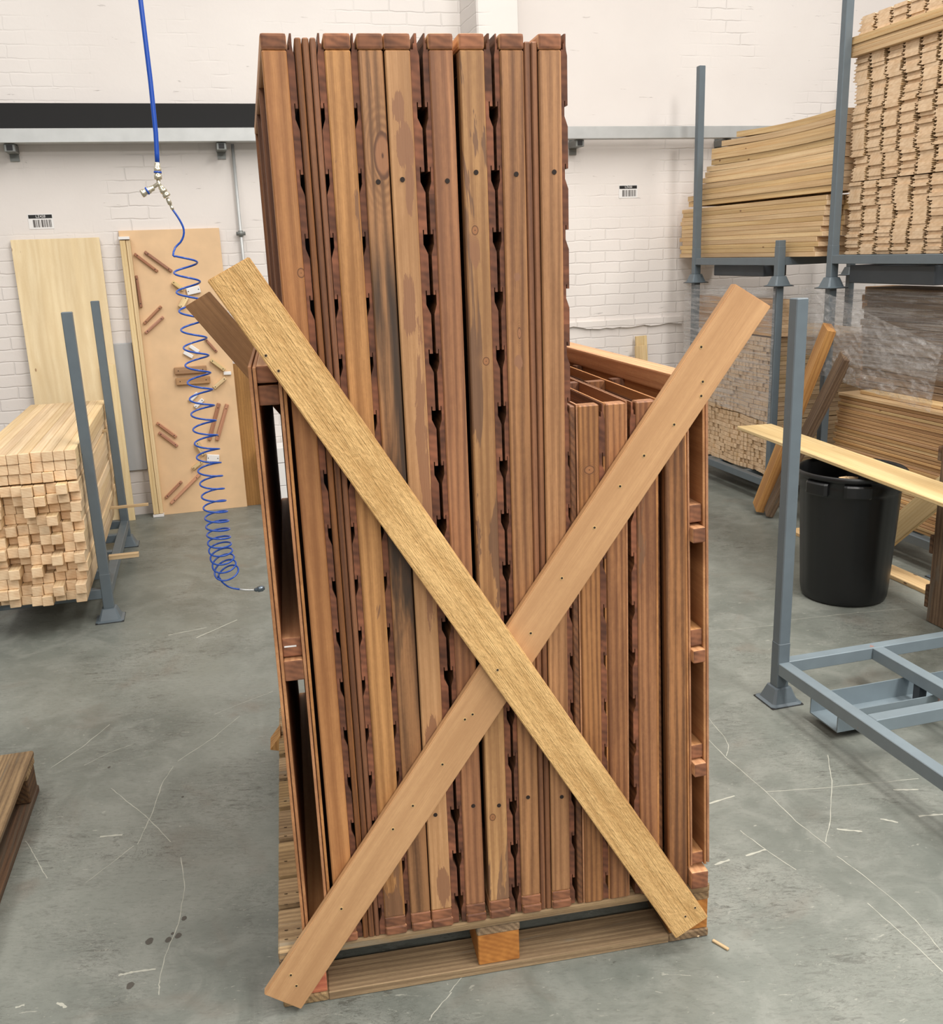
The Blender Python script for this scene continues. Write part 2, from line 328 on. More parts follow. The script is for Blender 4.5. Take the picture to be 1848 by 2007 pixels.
def tube(bm, pts, r, seg=8, cap=True):
    pts = [Vector(p) for p in pts]; ring = []
    t = (pts[1]-pts[0]).normalized(); n = t.orthogonal().normalized()
    for i, p in enumerate(pts):
        if i == 0: t2 = (pts[1]-p)
        elif i == len(pts)-1: t2 = (p-pts[i-1])
        else: t2 = (pts[i+1]-pts[i-1])
        t2.normalize(); n = (n - t2*n.dot(t2)).normalized(); b = t2.cross(n)
        rr = r[i] if isinstance(r, (list, tuple)) else r
        ring.append([bm.verts.new(p+(n*math.cos(a)+b*math.sin(a))*rr) for a in [2*math.pi*k/seg for k in range(seg)]])
    for i in range(len(ring)-1):
        for k in range(seg):
            f = bm.faces.new((ring[i][k], ring[i][(k+1) % seg], ring[i+1][(k+1) % seg], ring[i+1][k])); f.smooth = True
    if cap: bm.faces.new(ring[0][::-1]); bm.faces.new(ring[-1])
    return bm
def lathe(bm, prof, seg=48, close=False):
    rings = [[bm.verts.new((r*math.cos(2*math.pi*k/seg), r*math.sin(2*math.pi*k/seg), z)) for k in range(seg)] for r, z in prof]
    for i in range(len(rings)-1):
        for k in range(seg):
            f = bm.faces.new((rings[i][k], rings[i][(k+1) % seg], rings[i+1][(k+1) % seg], rings[i+1][k])); f.smooth = True
    bm.faces.new(rings[0][::-1])
    if close: bm.faces.new(rings[-1])
    return bm
def obj(name, bm, mats, parent=None, M=None, label=None):
    me = bpy.data.meshes.new(name)
    if isinstance(bm, bmesh.types.BMesh): bm.to_mesh(me); bm.free()
    else: me = bm
    if not isinstance(mats, (list, tuple)): mats = [mats]
    if not me.materials:
        for q in mats: me.materials.append(q)
    o = bpy.data.objects.new(name, me); COL.objects.link(o)
    if parent: o.parent = parent
    if M is not None: o.matrix_world = M if not parent else parent.matrix_world @ M
    if parent and M is not None: o.matrix_local = M
    if label: o['label'] = label
    return o
def tag(o, label, cat, group=None, kind=None):
    if label: o['label'] = label
    if cat: o['category'] = cat
    if group: o['group'] = group
    if kind: o['kind'] = kind
    return o
def thing(name, label, cat, M, group=None):
    o = bpy.data.objects.new(name, None); COL.objects.link(o); o.matrix_world = M; o.empty_display_size = .05
    return tag(o, label, cat, group)
def struct(name, bm, mats, M=None):
    o = obj(name, bm, mats, None, M); o['kind'] = 'structure'; return o
def dup(o, M=None, parent=None):
    c = o.copy(); COL.objects.link(c)
    if parent: c.parent = parent
    if M is not None: c.matrix_world = M
    for ch in [x for x in bpy.data.objects if x.parent == o]:
        dup(ch, None, c)
    return c
def B(*a, **k): return box(bmesh.new(), *a, **k)
T = Matrix.Translation
def RotY(a): return Matrix.Rotation(a, 4, 'Y')
def RotZ(a): return Matrix.Rotation(a, 4, 'Z')
def RotX(a): return Matrix.Rotation(a, 4, 'X')
ORD = ['first', 'second', 'third', 'fourth', 'fifth', 'sixth', 'seventh', 'eighth', 'ninth', 'tenth', 'eleventh', 'twelfth', 'thirteenth',
       'fourteenth', 'fifteenth', 'sixteenth', 'seventeenth', 'eighteenth', 'nineteenth', 'twentieth', 'twenty-first', 'twenty-second',
       'twenty-third', 'twenty-fourth', 'twenty-fifth', 'twenty-sixth', 'twenty-seventh', 'twenty-eighth', 'twenty-ninth', 'thirtieth']

# ------------------------------------------------------------------ setting
bm = bmesh.new(); bmesh.ops.create_grid(bm, x_segments=1, y_segments=1, size=9)
fl = struct('floor', bm, FLOOR, T((1, 2, 0)))
YW = 6.5
struct('wall_back', B(-4.5, 8, YW, YW+.25, 0, 5.4), WALL, MR)
struct('trim_4', B(1.80, 2.07, YW-.38, YW, 0, 5.4, .01), WALL, MR)
# grey slab low on the wall at the left and the cracked render ledge at the right of the wall
struct('trim_1', B(-.64, -.43, YW-.02, YW, .30, 1.12, .004), SLAB_GREY, MR)
bm = bmesh.new(); pts = []
xs = [2.45+i*.05 for i in range(20)]
low = [(x, 1.035+random.uniform(-.008, .008)+(.02 if x < 2.62 else 0)) for x in xs]
prism(bm, low+[(xs[-1], 1.085), (xs[0], 1.085)], YW-.022, YW)
struct('trim_2', bm, WALL, MR)
struct('trim_3', B(-4.5, 1.80, YW-.10, YW, 2.37, 2.515, .004), BLACK, MR)      # black painted beam
# trunking with brackets and conduit
def trunk(x0, x1, label):
    t = thing('cable_trunking', label, 'trunking', MR @ T((x0, 0, 2.292)))
    obj('trunking_body', B(0, x1-x0, YW-.17, YW-.10, 0, .078, .003), GALV, t)
    for x in [-.95-1.185*2, -.95-1.185, -.95, .235, 1.42, 2.56, 3.66, 4.8, 6.0]:
        if x0 < x < x1-.05:
            bm = bmesh.new(); xx = x-x0
            box(bm, xx-.025, xx+.025, YW-.012, YW, -.085, .02); box(bm, xx-.03, xx+.03, YW-.14, YW-.001, -.045, -.002, .003)
            br = obj('bracket', bm, GALV_D, t)
            obj('bracket_clip', B(xx-.016, xx+.016, YW-.146, YW-.139, -.036, -.008), LBLACK, br)
trunk(-4.4, 1.80, 'grey galvanised trunking along wall under the black beam')
trunk(2.07, 7.8, 'grey galvanised trunking on the wall right of the timber stack')
cp = thing('conduit', 'thin galvanised conduit dropping from trunking beside the plywood jig', 'conduit', MR @ T((.305, YW-.035, 0)))
obj('pipe', tube(bmesh.new(), [(0, 0, .02), (0, 0, 1.2), (0, 0, 2.292)], .010, 12), GALV, cp)
for z in (1.76, .9):
    bm = bmesh.new(); tube(bm, [(-.028, 0, z), (.028, 0, z)], .012, 10); tube(bm, [(0, 0, z-.018), (0, 0, z+.018)], .015, 12)
    obj('saddle_clip', bm, GALV_D, cp)
def text(s, size, M, mat, parent, name='lettering'):
    cu = bpy.data.curves.new(name, 'FONT'); cu.body = s; cu.size = size; cu.extrude = .0004; cu.align_x = 'CENTER'; cu.align_y = 'CENTER'
    o = bpy.data.objects.new(name, cu); COL.objects.link(o); bpy.context.view_layer.update()
    me = bpy.data.meshes.new_from_object(o.evaluated_get(bpy.context.evaluated_depsgraph_get())); bpy.data.objects.remove(o)
    me.materials.clear(); me.materials.append(mat)
    q = bpy.data.objects.new(name, me); COL.objects.link(q); q.parent = parent; q.matrix_local = M; return q
def barcode(x, z, s, label, bars, sc_=1):
    t = thing('barcode_label', label, 'label', MR @ T((x, YW-.001, z)) @ Matrix.Scale(sc_, 4))
    obj('paper', B(-.004, .137, -.0012, 0, -.082, .004), WHITE, t)
    obj('header_strip', B(0, .132, -.002, -.0012, -.021, 0), LBLACK, t)
    text(s, .021, T((.068, -.0024, -.0105)) @ RotX(R(90)), WHITE, t)
    bm = bmesh.new()
    for a, w in bars: box(bm, a, a+w, -.002, -.0012, -.072, -.029)
    obj('bars', bm, LGREY, t)
    text('1 2 3 4 5 6', .008, T((.075, -.0016, -.0775)) @ RotX(R(90)), LGREY, t) if False else None
bars = [(.022, .012), (.037, .002), (.041, .003), (.049, .007), (.059, .002), (.068, .011), (.083, .004), (.089, .003), (.096, .006), (.105, .002), (.111, .006), (.120, .004)]
barcode(-.925, 1.905, 'LZ428', 'small white barcode label with black header above the pine panel', bars)
barcode(2.908, 2.002, 'LZ430', 'small white barcode label with black header beside the tall rack', bars, 1.0)

# floor marks (thin paint scratches and spots lying on the slab)
from_px = lambda x, y: None
def ray_floor(x, y):
    v = c0*((x-924)/F) + c1*((y-1003.5)/F) + c2
    return Vector((0, 0, H)) + v*(-H/v.z)
SCR = {0: [[(1386, 1405), (1420, 1445), (1428, 1462), (1424, 1482)], [(1386, 1448), (1424, 1486), (1500, 1550), (1560, 1610), (1628, 1662)], [(1640, 1678), (1700, 1722), (1760, 1770), (1800, 1810), (1848, 1868)],
           [(1622, 1480), (1630, 1530), (1628, 1600), (1618, 1650)], [(1500, 1552), (1620, 1544), (1800, 1526)], [(1450, 1628), (1500, 1665), (1560, 1705)], [(1700, 1770), (1745, 1810), (1790, 1850), (1848, 1905)],
           [(470, 1403), (420, 1445), (348, 1492)], [(340, 1502), (318, 1535), (300, 1590), (270, 1655)], [(262, 1658), (215, 1695), (168, 1730)], [(218, 1545), (250, 1572), (285, 1598), (335, 1650)],
           [(535, 1355), (470, 1380), (420, 1400)], [(215, 1420), (160, 1465), (100, 1505)], [(355, 1680), (362, 1740), (350, 1810), (325, 1870), (312, 1920), (312, 1950)],
           [(50, 1648), (70, 1680), (92, 1722)], [(1550, 1215), (1640, 1205), (1780, 1192)], [(1775, 1175), (1818, 1200)], [(1386, 1237), (1450, 1232), (1520, 1225)], [(165, 1500), (215, 1475), (262, 1458)],
           [(885, 1945), (850, 1985), (842, 2000)], [(910, 1910), (880, 1945)]],
       1: [[(232, 1912), (262, 1905), (305, 1900)], [(196, 1640), (240, 1636)], [(112, 1965), (130, 1975)], [(30, 1975), (48, 1970)], [(1640, 1625), (1690, 1630)], [(1725, 1605), (1760, 1612)], [(1800, 1600), (1848, 1596)],
           [(1462, 1678), (1500, 1665)], [(1400, 1695), (1430, 1685)], [(1390, 1575), (1440, 1560)], [(1750, 1548), (1800, 1548)], [(385, 1250), (465, 1215)], [(330, 1245), (405, 1230)]]}
bm = bmesh.new()
for k, lines in SCR.items():
    for li in lines:
        P = [ray_floor(*q) for q in li]; Q = []
        for a, b in zip(P, P[1:]):
            n = 6
            for j in range(n): Q.append(a.lerp(b, j/n))
        Q.append(P[-1]); prev = None
        for j, p in enumerate(Q):
            d = (Q[min(j+1, len(Q)-1)]-Q[max(j-1, 0)]).normalized(); s = Vector((-d.y, d.x, 0))
            p = p + s*random.uniform(-.0012, .0012)
            w = (.0011 if k == 0 else .0035)*random.uniform(.5, 1.3)
            cur = (bm.verts.new(p+s*w+Vector((0, 0, .0004))), bm.verts.new(p-s*w+Vector((0, 0, .0004))))
            if prev: bm.faces.new((prev[0], prev[1], cur[1], cur[0]))
            prev = cur
o = obj('scratches', bm, SCRATCH, fl, fl.matrix_world.inverted()); o['kind'] = 'structure'
bm = bmesh.new()
for x, y, r in [(293, 1845, .010), (330, 1842, .008), (349, 1834, .008), (361, 1800, .007), (255, 1932, .009), (338, 1830, .004), (214, 1504, .005), (358, 1562, .004)]:
    p = ray_floor(x, y); q = [bm.verts.new((p.x+r*math.cos(a)*random.uniform(.8, 1.1), p.y+r*math.sin(a)*1.3, .0005)) for a in [k*math.pi/6 for k in range(12)]]; bm.faces.new(q)
o = obj('spots', bm, SPOT, fl, fl.matrix_world.inverted()); o['kind'] = 'structure'

# ------------------------------------------------------------------ the loaded pallet
pal = thing('pallet', 'wooden pallet on the floor carrying the tall stack of stained panels', 'pallet', MS)
for i, (a, b) in enumerate([(0, .145), (.165, .26), (.275, .415), (.435, .565), (.585, .72), (.74, .86), (.885, 1.0), (1.03, 1.2)]):
    obj('deck_board', B(0.0, 1.0, a, b, .123, .145, .003, mi={'x': 0}), [OLD], pal)
for x in (0, .44, .9):
    st = obj('stringer_board', B(x, x+.1, .002, 1.198, .101, .123, .003), OLD_Y, pal)
    for y in (.004, .54, 1.08): obj('block', B(x+.002, x+.098, y, y+.115, .022, .101, .002), [ORANGE if x == 0 and y < .1 else BLOCK], pal)
    if x != .44: obj('bottom_board', B(x, x+.1, 0, 1.2, 0, .022, .003), OLD_Y, pal)
for y in (0, 1.1): obj('bottom_board', B(.1, .9, y, y+.1, 0, .022, .002), OLD, pal)
bm = bmesh.new()
for i, y in enumerate((.04, .07, .16, .2, .33, .44, .48, .61, .72, .75, .88, 1.02)):
    for x in (.018, .045):
        tube(bm, [(x, y, .1449), (x, y+.0005, .1456)], .004, 8)
obj('nail_head', bm, DARK, pal)

ZB = .145; ZT = 1.971; PITCHZ = .109
def shiplap_outline(side, xi, xo, ztop, zbot, first):
    """outline in x,z of a run of shiplap boards; xi flat inner face, xo outer face"""
    s = 1 if xo > xi else -1; t = abs(xo-xi); X = lambda u: xi+s*u
    out = [(X(0), zbot), (X(0), ztop-.026), (X(t*.35), ztop-.026), (X(t*.35), ztop-.016), (X(t*.5), ztop-.016), (X(t*.5), ztop)]
    out += [(X(t*.78), ztop), (X(t*.78), ztop-.02), (X(t*.85), ztop-.028), (X(t), ztop-.036)]
    z = first
    while z > zbot+.05:
        out += [(X(t), z), (X(t*.62), z), (X(t*.62), z+.008), (X(t*.48), z+.008), (X(t*.48), z-.004), (X(t*.48), z-.018), (X(t*.66), z-.024), (X(t), z-.036)]
        z -= PITCHZ
    out += [(X(t), zbot)]
    return out
def hole(parent, x, z, y=-.0006, r=.006, rim=False):
    bm = bmesh.new(); tube(bm, [(x, y, z), (x, y+.004, z)], r, 12)
    o = obj('screw', bm, SCREW if rim else DARK, parent)
    if rim:
        bm = bmesh.new(); tube(bm, [(x, y-.0004, z), (x, y+.002, z)], r*.55, 10); obj('screw_socket', bm, DARK, o)
def panel(label, stud, clad=None, mat=STUD, M=MS, z0=ZB, z1=ZT, holes=(1.73,), first=1.851, name='shed_panel', depth=1.2, rails=True, ys=(0, .39, .78, 1.17), zero=None):
    sx0, sx1 = stud; zero = sx0 if zero is None else zero
    t = thing(name, label, 'panel', M @ T((zero, 0, z0))); o_ = lambda x: x-zero
    zt = z1-z0
    zr = .045 if rails else 0
    for k, y in enumerate(ys):
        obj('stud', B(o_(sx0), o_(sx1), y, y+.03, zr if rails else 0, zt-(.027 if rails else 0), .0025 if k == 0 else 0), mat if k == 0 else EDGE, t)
    if rails:
        obj('top_rail', B(o_(sx0)-.001, o_(sx1)+.001, -.001, depth, zt-.0265, zt, .005, mi={'y': 1}, seg=2), [RAIL_SIDE, RAIL_END], t)
        obj('bottom_rail', B(o_(sx0), o_(sx1), -.001, depth, .0215, .0445, .002, mi={'y': 1}), [RAIL_SIDE, RAIL_END], t)
        obj('bearer', B(o_(sx0)+random.uniform(-.002, .002), o_(sx1)+.002, -.003, depth, 0, .021, .003, mi={'y': 1}), [RAIL_SIDE, RAIL_END], t)
    if clad:
        a, b = clad
        bm = prism(bmesh.new(), [(o_(x), z-z0) for x, z in shiplap_outline(0, a, b, z1, z0+.003, first)], .003+random.uniform(0, .002), depth, cap=1)
        obj('cladding', bm, [CLAD, CLAD_END], t)
    for h in holes: hole(t, o_((sx0+sx1)/2)+random.uniform(-.004, .006), h-z0+random.uniform(-.006, .006), -.0012, .0045)
    return t
def strip(label, x0, x1, z1=1.964, mat=EDGE, M=MS, z0=ZB, y0=.002, depth=1.15, name='boarding_strip'):
    bm = B(0, x1-x0, y0, depth, 0, z1-z0, .0022)
    o = obj(name, bm, mat, None, M @ T((x0, 0, z0))); return tag(o, label, 'board')

SP = MS @ T((.1295, 0, 0)) @ RotZ(R(1.9)) @ T((-.1295, 0, 0))
panel('stained wall panel at far left of the tall stack, warm orange stud', (.1295, .172), (.1725, .1845), STUD_1, SP, holes=())
strip('thin upright stained board, left of the trio near the tall stack left end', .186, .1975)
strip('thin upright stained board, middle of the trio in the tall stack', .199, .2105)
strip('thin upright stained board, right of the trio in the tall stack', .212, .2225)
panel('stained wall panel right of the trio of thin boards, pale clean stud', (.236, .281), (.2355, .2235), STUD_L, holes=())
panel('dark grained stained wall panel with large knot and blackened streak, third from left', (.2935, .337), (.293, .2815), STUD_3)
panel('pale stained wall panel with splashed brown stain, touching dark grained panel', (.340, .385), (.3855, .401), STUD_4, holes=(1.73, .43))
panel('stained wall panel left of the wide black gap, orange brown stud', (.418, .461), (.4175, .4075), STUD_O, holes=(1.73, .435))
panel('pale streaked wall panel just right of the wide black gap', (.472, .517), (.5175, .5305), STUD_6, holes=(1.74, .435))
panel('stained wall panel second from right in the tall stack, dark straight grain', (.546, .589), (.5455, .5365), STUD_7, holes=(1.73, .435))
strip('thin upright stained board, left of the pair near the tall stack right end', .5905, .602, 1.958)
strip('thin upright stained board, right of the pair near the tall stack right end', .6035, .615, 1.958)
panel('stained wall panel at right end of the tall stack, split top rail', (.617, .659), (.6595, .6715), STUD_L, holes=(1.74, .425))

# lower modules right of the tower (tilted slightly: tops towards the left)
def tilt(x, deg, z=ZB): return MS @ T((x, 0, z)) @ RotY(R(-deg)) @ T((-x, 0, -z))
ZQ = 1.297
strip('dark upright stained board beside the tall stack, in the low block', .678, .690, ZQ, CLAD, tilt(.68, .5), name='boarding_strip')
YQ = (0, .32, .61, .90, 1.17)
t1 = panel('low stained frame with oval knot, leftmost of the low block', (.6955, .738), (.7385, .7515), STUD_Q, tilt(.70, .45), z1=ZQ, holes=(), rails=False, first=1.19, name='low_frame', ys=YQ)
t2 = panel('low stained frame, second in the low block, plain reddish stud', (.756, .799), None, STUD, tilt(.76, .7), z1=ZQ, holes=(), rails=False, name='low_frame', ys=YQ)
t3 = panel('low stained frame, third in the low block, under the upper right brace', (.829, .871), (.8285, .8165), STUD, tilt(.83, 1.1), z1=ZQ, holes=(), rails=False, first=1.19, name='low_frame', ys=YQ)
for t, x0, x1 in ((t1, -.004, -.0005), (t2, -.004, -.0005), (t2, .0435, .047), (t3, .0425, .047)):
    obj('lining_sheet', B(x0, x1, .004, 1.19, 0, ZQ-ZB+.002), SHEET, t)
strip('dark recessed stained board between the low frames and dark grained post', .8775, .892, 1.28, CLAD, tilt(.88, 1.5), y0=.02)
panel('low stained frame with strong dark grain, beside the open sided frame', (.899, .944), None, STUD_D, tilt(.90, 1.6), z1=1.30, holes=(), rails=False, name='low_frame', ys=YQ)

def hollow(label, xa, xb, xc, xd, z0, z1, pairs, M, rail=None):
    """two double sheets held apart by pairs of battens"""
    t = thing('hollow_panel', label, 'panel', M @ T((xa, 0, z0)))
    for a, b in ((xa, xb), (xc, xd)):
        n = (a+b)/2
        obj('sheet', B(a-xa, n-.001-xa, 0, 1.2, .0, z1-z0, .0008), SHEET, t)
        obj('sheet', B(n+.001-xa, b-xa, .001, 1.2, .003, z1-z0-.002, .0008), SHEET, t)
        obj('core', B(n-.001-xa, n+.001-xa, .006, 1.19, .004, z1-z0-.006), CLAD, t)
    for (lo, hi, y) in pairs:
        obj('batten', B(xb-xa+.0003, xc-xa-.0003, y, 1.2, lo-z0, hi-z0, .003, mi={'y': 1}, seg=2), [RAIL_SIDE, RAIL_END], t)
    return t
th = hollow('open sided hollow panel at the right end of the low block', .9465, .9575, .9865, 1.0, .197, 1.34,
       [(1.032, 1.071, .004), (.992, 1.0245, -.014), (.751, .790, .004), (.717, .7465, -.012), (.476, .510, .004), (.439, .4715, -.014), (.201, .231, .004), (1.30, 1.34, .0)],
       MS @ T((.94, 0, ZB)) @ RotY(R(-1.9)) @ RotZ(R(2.2)) @ T((-.94, 0, -ZB)))
obj('top_rail', B(-.006, .045, 0, 1.2, 1.104, 1.145, .004, seg=2), RAIL_SIDE, th)
tag(obj('bearer_block', B(.948, .990, -.012, 1.1, .1455, .190, .004, mi={'y': 1}, seg=2), [RAIL_SIDE, RAIL_END], None, MS), 'short stained bearer under the open sided hollow panel, at pallet right edge', 'block')
tl = hollow('tall hollow panel at the left edge of the pallet with black opening', .056, .070, .1085, .122, .1455, 1.41,
       [(1.378, 1.41, .004), (1.335, 1.372, .012), (.826, .866, .012), (.778, .822, .0), (.150, .190, .01)], MS)
obj('paper_tag', B(.018, .042, .0105, .0118, .7015, .7045), WHITE, tl)

# braces
def brace(name, label, tlc, trc, brc, blc, yf, yb, mat, holes=(), M=MS):
    """board lying in the x,z plane, corners given; local z runs along its length"""
    P = [Vector((a[0], 0, a[1])) for a in (tlc, trc, brc, blc)]
    top = (P[0]+P[1])/2; bot = (P[2]+P[3])/2; d = (top-bot).normalized(); ang = math.atan2(d.x, d.z)
    L = M @ T((bot.x, 0, bot.z)) @ RotY(ang); inv = (T((bot.x, 0, bot.z)) @ RotY(ang)).inverted()
    q = [inv @ p for p in P]
    t = thing(name, label, 'board', L)
    bm = prism(bmesh.new(), [(p.x, p.z) for p in q], yf, yb)
    bmesh.ops.bevel(bm, geom=bm.edges[:], offset=.0018, segments=2, affect='EDGES')
    obj('plank', bm, mat, t)
    for x, z in holes:
        p = inv @ Vector((x, 0, z)); hole(t, p.x, p.z, yf-.0006, .0042, True)
    return t
def sp(x, y, Y):
    """pallet-frame x,z of a point of the front plane"""
    v = c0*((x-924)/F) + c1*((y-1003.5)/F) + c2
    inv = MS.inverted(); o = inv @ Vector((0, 0, H)); dv = inv.to_3x3() @ v
    k = (Y-o.y)/dv.y; p = o+dv*k; return (p.x, p.z)
A_h = [(521, 697), (546, 727), (975, 1313), (1362, 1779), (1343, 1796)]
B_h = [(1374, 680), (1377, 748), (1374, 776), (1321, 832), (1262, 893), (1215, 953), (1165, 1034), (1101, 1133), (1040, 1241), (926, 1400), (911, 1410), (867, 1498), (809, 1579), (770, 1625), (669, 1781), (570, 1911), (581, 1932)]
brace('diagonal_brace', 'yellow rough sawn brace from upper left to lower right, topmost of the cross', (.003, 1.567), (.078, 1.605), (.977, .091), (.899, .047), -.0455, -.0235, BR_A, [sp(*q, -.0455) for q in A_h])
brace('diagonal_brace', 'smooth tan brace from upper right to lower left, under the yellow one', (1.000, 1.520), (1.078, 1.473), (.038, .009), (-.037, .063), -.0225, -.0035, BR_B, [sp(*q, -.0225) for q in B_h])
brace('diagonal_brace', 'dark brown brace behind the stack, end showing left of the yellow brace', (-.160, 1.472), (-.085, 1.513), (.98, .07), (.90, .02), 1.205, 1.225, BR_R)
# nailed knob under the left bearing: small offcut poking out left of pallet and curl of shaving at right
bm = prism(bmesh.new(), [(-.03, .11), (.005, .155), (.005, .10)], .98, 1.06); tag(obj('timber_offcut', bm, BEAR_OR, None, MS), 'small pointed timber offcut poking out at pallet left side', 'offcut')
tag(obj('wood_splinter', B(-.022, .022, -.004, .004, 0, .006, .0015), PINE_X, None, T((.548, 1.908, .0)) @ RotZ(R(-49))), 'small pale wood splinter lying on the floor at bottom right', 'splinter')
tag(obj('wood_shaving', tube(bmesh.new(), [(0, 0, .003), (.012, -.006, .004), (.022, .002, .006), (.03, .012, .012), (.038, .014, .006)], [.002, .003, .003, .002, .001], 6), PINE_X, None, T((.49, 1.945, 0))), 'curled wood shaving on floor at the foot of yellow brace', 'shaving')

# ------------------------------------------------------------------ steel stillages
def foot(parent, x, y, s=1.0, z=0):
    bm = bmesh.new()
    prof = [(.062, 0), (.062, .006), (.050, .010), (.032, .058), (.024, .060)]
    rings = []
    for r, h in prof:
        r *= s; k = r*.82; pts = [(r, -k), (r, k), (k, r), (-k, r), (-r, k), (-r, -k), (-k, -r), (k, -r)]
        rings.append([bm.verts.new((x+a, y+b, z+h*s)) for a, b in pts])
    for i in range(len(rings)-1):
        for k in range(8): bm.faces.new((rings[i][k], rings[i][(k+1) % 8], rings[i+1][(k+1) % 8], rings[i+1][k]))
    bm.faces.new(rings[0][::-1]); bm.faces.new(rings[-1])
    f = obj('foot', bm, STEEL, parent)
    obj('foot_rim', B(x-.063*s, x+.063*s, y-.063*s, y+.063*s, z, z+.004, .0015), RUBBER, f)
    return f
def stillage(label, x0, y0, x1, y1, z=0, deck=.155, posts=((0, 0), (1, 0), (0, 1), (1, 1)), tops=1.417, mat=STEEL, railmat=None, ft=True, M=MR, pw=.044, group=None, cross=2, channel=False, name='steel_stillage'):
    t = thing(name, label, 'stillage', M @ T((x0, y0, z)), group); w = x1-x0; d = y1-y0; rm = railmat or mat
    for i, (px, py) in enumerate(posts):
        tp = tops[i] if isinstance(tops, (list, tuple)) else tops
        X = px*(w-pw); Y = py*(d-pw)
        po = obj('post', B(X, X+pw, Y, Y+pw, .055, tp, .003), mat, t)
        obj('collar', B(X-.0012, X+pw+.0012, Y-.0012, Y+pw+.0012, .058, .228, .003), mat, po)
        if ft: foot(t, X+pw/2, Y+pw/2)
    for y in (0, d-pw): obj('rail', B(pw, w-pw, y+.001, y+pw-.001, deck-.045, deck, .002), rm, t)
    for x in (0, w-pw): obj('rail', B(x+.001, x+pw-.001, pw, d-pw, deck-.045, deck, .002), rm, t)
    for k in range(cross):
        yy = d*(k+1)/(cross+1); obj('crossbar', B(pw, w-pw, yy-.02, yy+.02, deck-.044, deck-.001, .002), rm, t)
    return t
fs = stillage('empty blue grey stillage in right foreground with one tall post in view', 1.84, 1.70, 2.82, 2.78, tops=1.417, railmat=STEEL_L, cross=0)
obj('crossbar', B(.39, .434, .044, 1.036, .110, .155, .002), STEEL_L, fs)
obj('crossbar', B(.044, .936, .57, .614, .110, .155, .002), STEEL_L, fs)
for y in (.74,):
    ch = bmesh.new(); box(ch, .035, .94, y, y+.15, .028, .032); box(ch, .035, .94, y, y+.004, .032, .100); box(ch, .035, .94, y+.146, y+.15, .032, .100)
    c = obj('fork_channel', ch, STEEL_L, fs)
    for x in (.4, .8): obj('channel_hanger', B(x, x+.03, y+.06, y+.09, .032, .112), STEEL_DARK, c)

ls = stillage('blue grey stillage at left holding the pile of square battens', -1.62, 4.50, -.526, 5.80, tops=[1.411]*4, cross=3)

# pile of square pine battens in the left rack
P_ = .0462; PZ = .0457
bmb = B(0, .0445, 0, 1.6, 0, .0440, .0022, mi={'y': 1}); me0 = bpy.data.meshes.new('pine_batten'); bmb.to_mesh(me0); bmb.free(); me0.materials.append(PINE_Y); me0.materials.append(PINE_END)
rb = random.Random(3)
for r in range(15):
    gap = .006 if r < 12 else .012
    for c in range(9):
        x = -.578-(c+1)*P_ + (-.012 if r < 3 else 0) - (.006*((14-r) % 4 == 2)) - .002*(14-r)*.6
        z = .1565+r*PZ*.984 + (.006 if r >= 12 else 0)
        front = 4.40 + (rb.choice((-.05, -.03, -.015, 0, .02, .05)) if r < 12 else rb.choice((0, .004, -.006, -.012)))
        if r < 2: front -= .02
        o = bpy.data.objects.new('pine_batten', me0); COL.objects.link(o)
        o.matrix_world = MR @ T((x, front, z))
        tag(o, 'square pine batten, %s from right, %s row from top, left rack pile' % (ORD[c], ORD[14-r]), 'batten', 'square pine battens piled in the left rack')
tag(obj('pine_lath', B(-.53, -.395, 4.6, 4.63, .262, .282, .001), PINE_X, None, MR), 'short pale lath sticking out beside the left rack front post, near floor', 'lath')
tag(obj('pine_lath', B(-.62, -.395, 5.62, 5.64, .262, .276, .001), PINE_X, None, MR @ T((0, 0, 0))), 'thin pale lath sticking out behind the rear post of left rack', 'lath')
tag(obj('pine_lath', B(-.62, -.565, 5.64, 5.66, .70, .715, .001), PINE_X, None, MR), 'short lath end crossing the left rack rear post at mid height', 'lath')

# ------------------------------------------------------------------ things against the back wall
def lean(x, y, ang=1.6): return MR @ T((x, y, 0)) @ RotX(R(-ang))
pp = obj('pine_board', B(0, .50, 0, .02, 0, 1.765, .001), PANEL, None, lean(-1.04, 6.40, 2.2))
tag(pp, 'pale knotty pine board leaning on the wall behind the left rack', 'board')
pp = obj('pine_board', B(0, .085, 0, .02, 0, 1.0, .001), PANEL, None, lean(-.622, 6.36, 2.2))
tag(pp, 'narrow pale pine board standing behind the left rack rear post', 'board')
JM = MR @ T((-.425, 6.42, .0)) @ RotX(R(-1.9))
jg = thing('plywood_jig', 'plywood jig board with small battens screwed on, leaning on back wall', 'jig', JM)
obj('backing_sheet', B(0, .60, 0, .018, 0, 1.80, .001), PLY, jg)
bm = B(.002, .036, -.045, -.001, .02, 1.74, .002); obj('side_rail', bm, PINE_Z, jg)
bm = B(.038, .064, -.040, -.001, .02, 1.74, .002); obj('side_rail', bm, PINE_Z, jg)
obj('end_stop', B(-.002, .062, -.050, -.001, 1.745, 1.762, .001), WHITE, jg)
obj('end_stop', B(-.002, .066, -.050, -.001, .0, .017, .001), WHITE, jg)
def jb(p0, p1, w, mat=JIG, th=.02):
    a = Vector((p0[0]+.425, 0, p0[1])); b = Vector((p1[0]+.425, 0, p1[1])); d = b-a; L = d.length
    ang = math.atan2(d.x, d.z)
    o = obj('guide_block', B(-w/2, w/2, -th, 0, 0, L, .003), mat, jg, T((a.x, -.0005, a.z)) @ RotY(ang))
    for s in (.12, .88):
        if L > .07: obj('screw', tube(bmesh.new(), [(0, -th-.0006, L*s), (0, -th+.001, L*s)], .0035, 8), DARK, o)
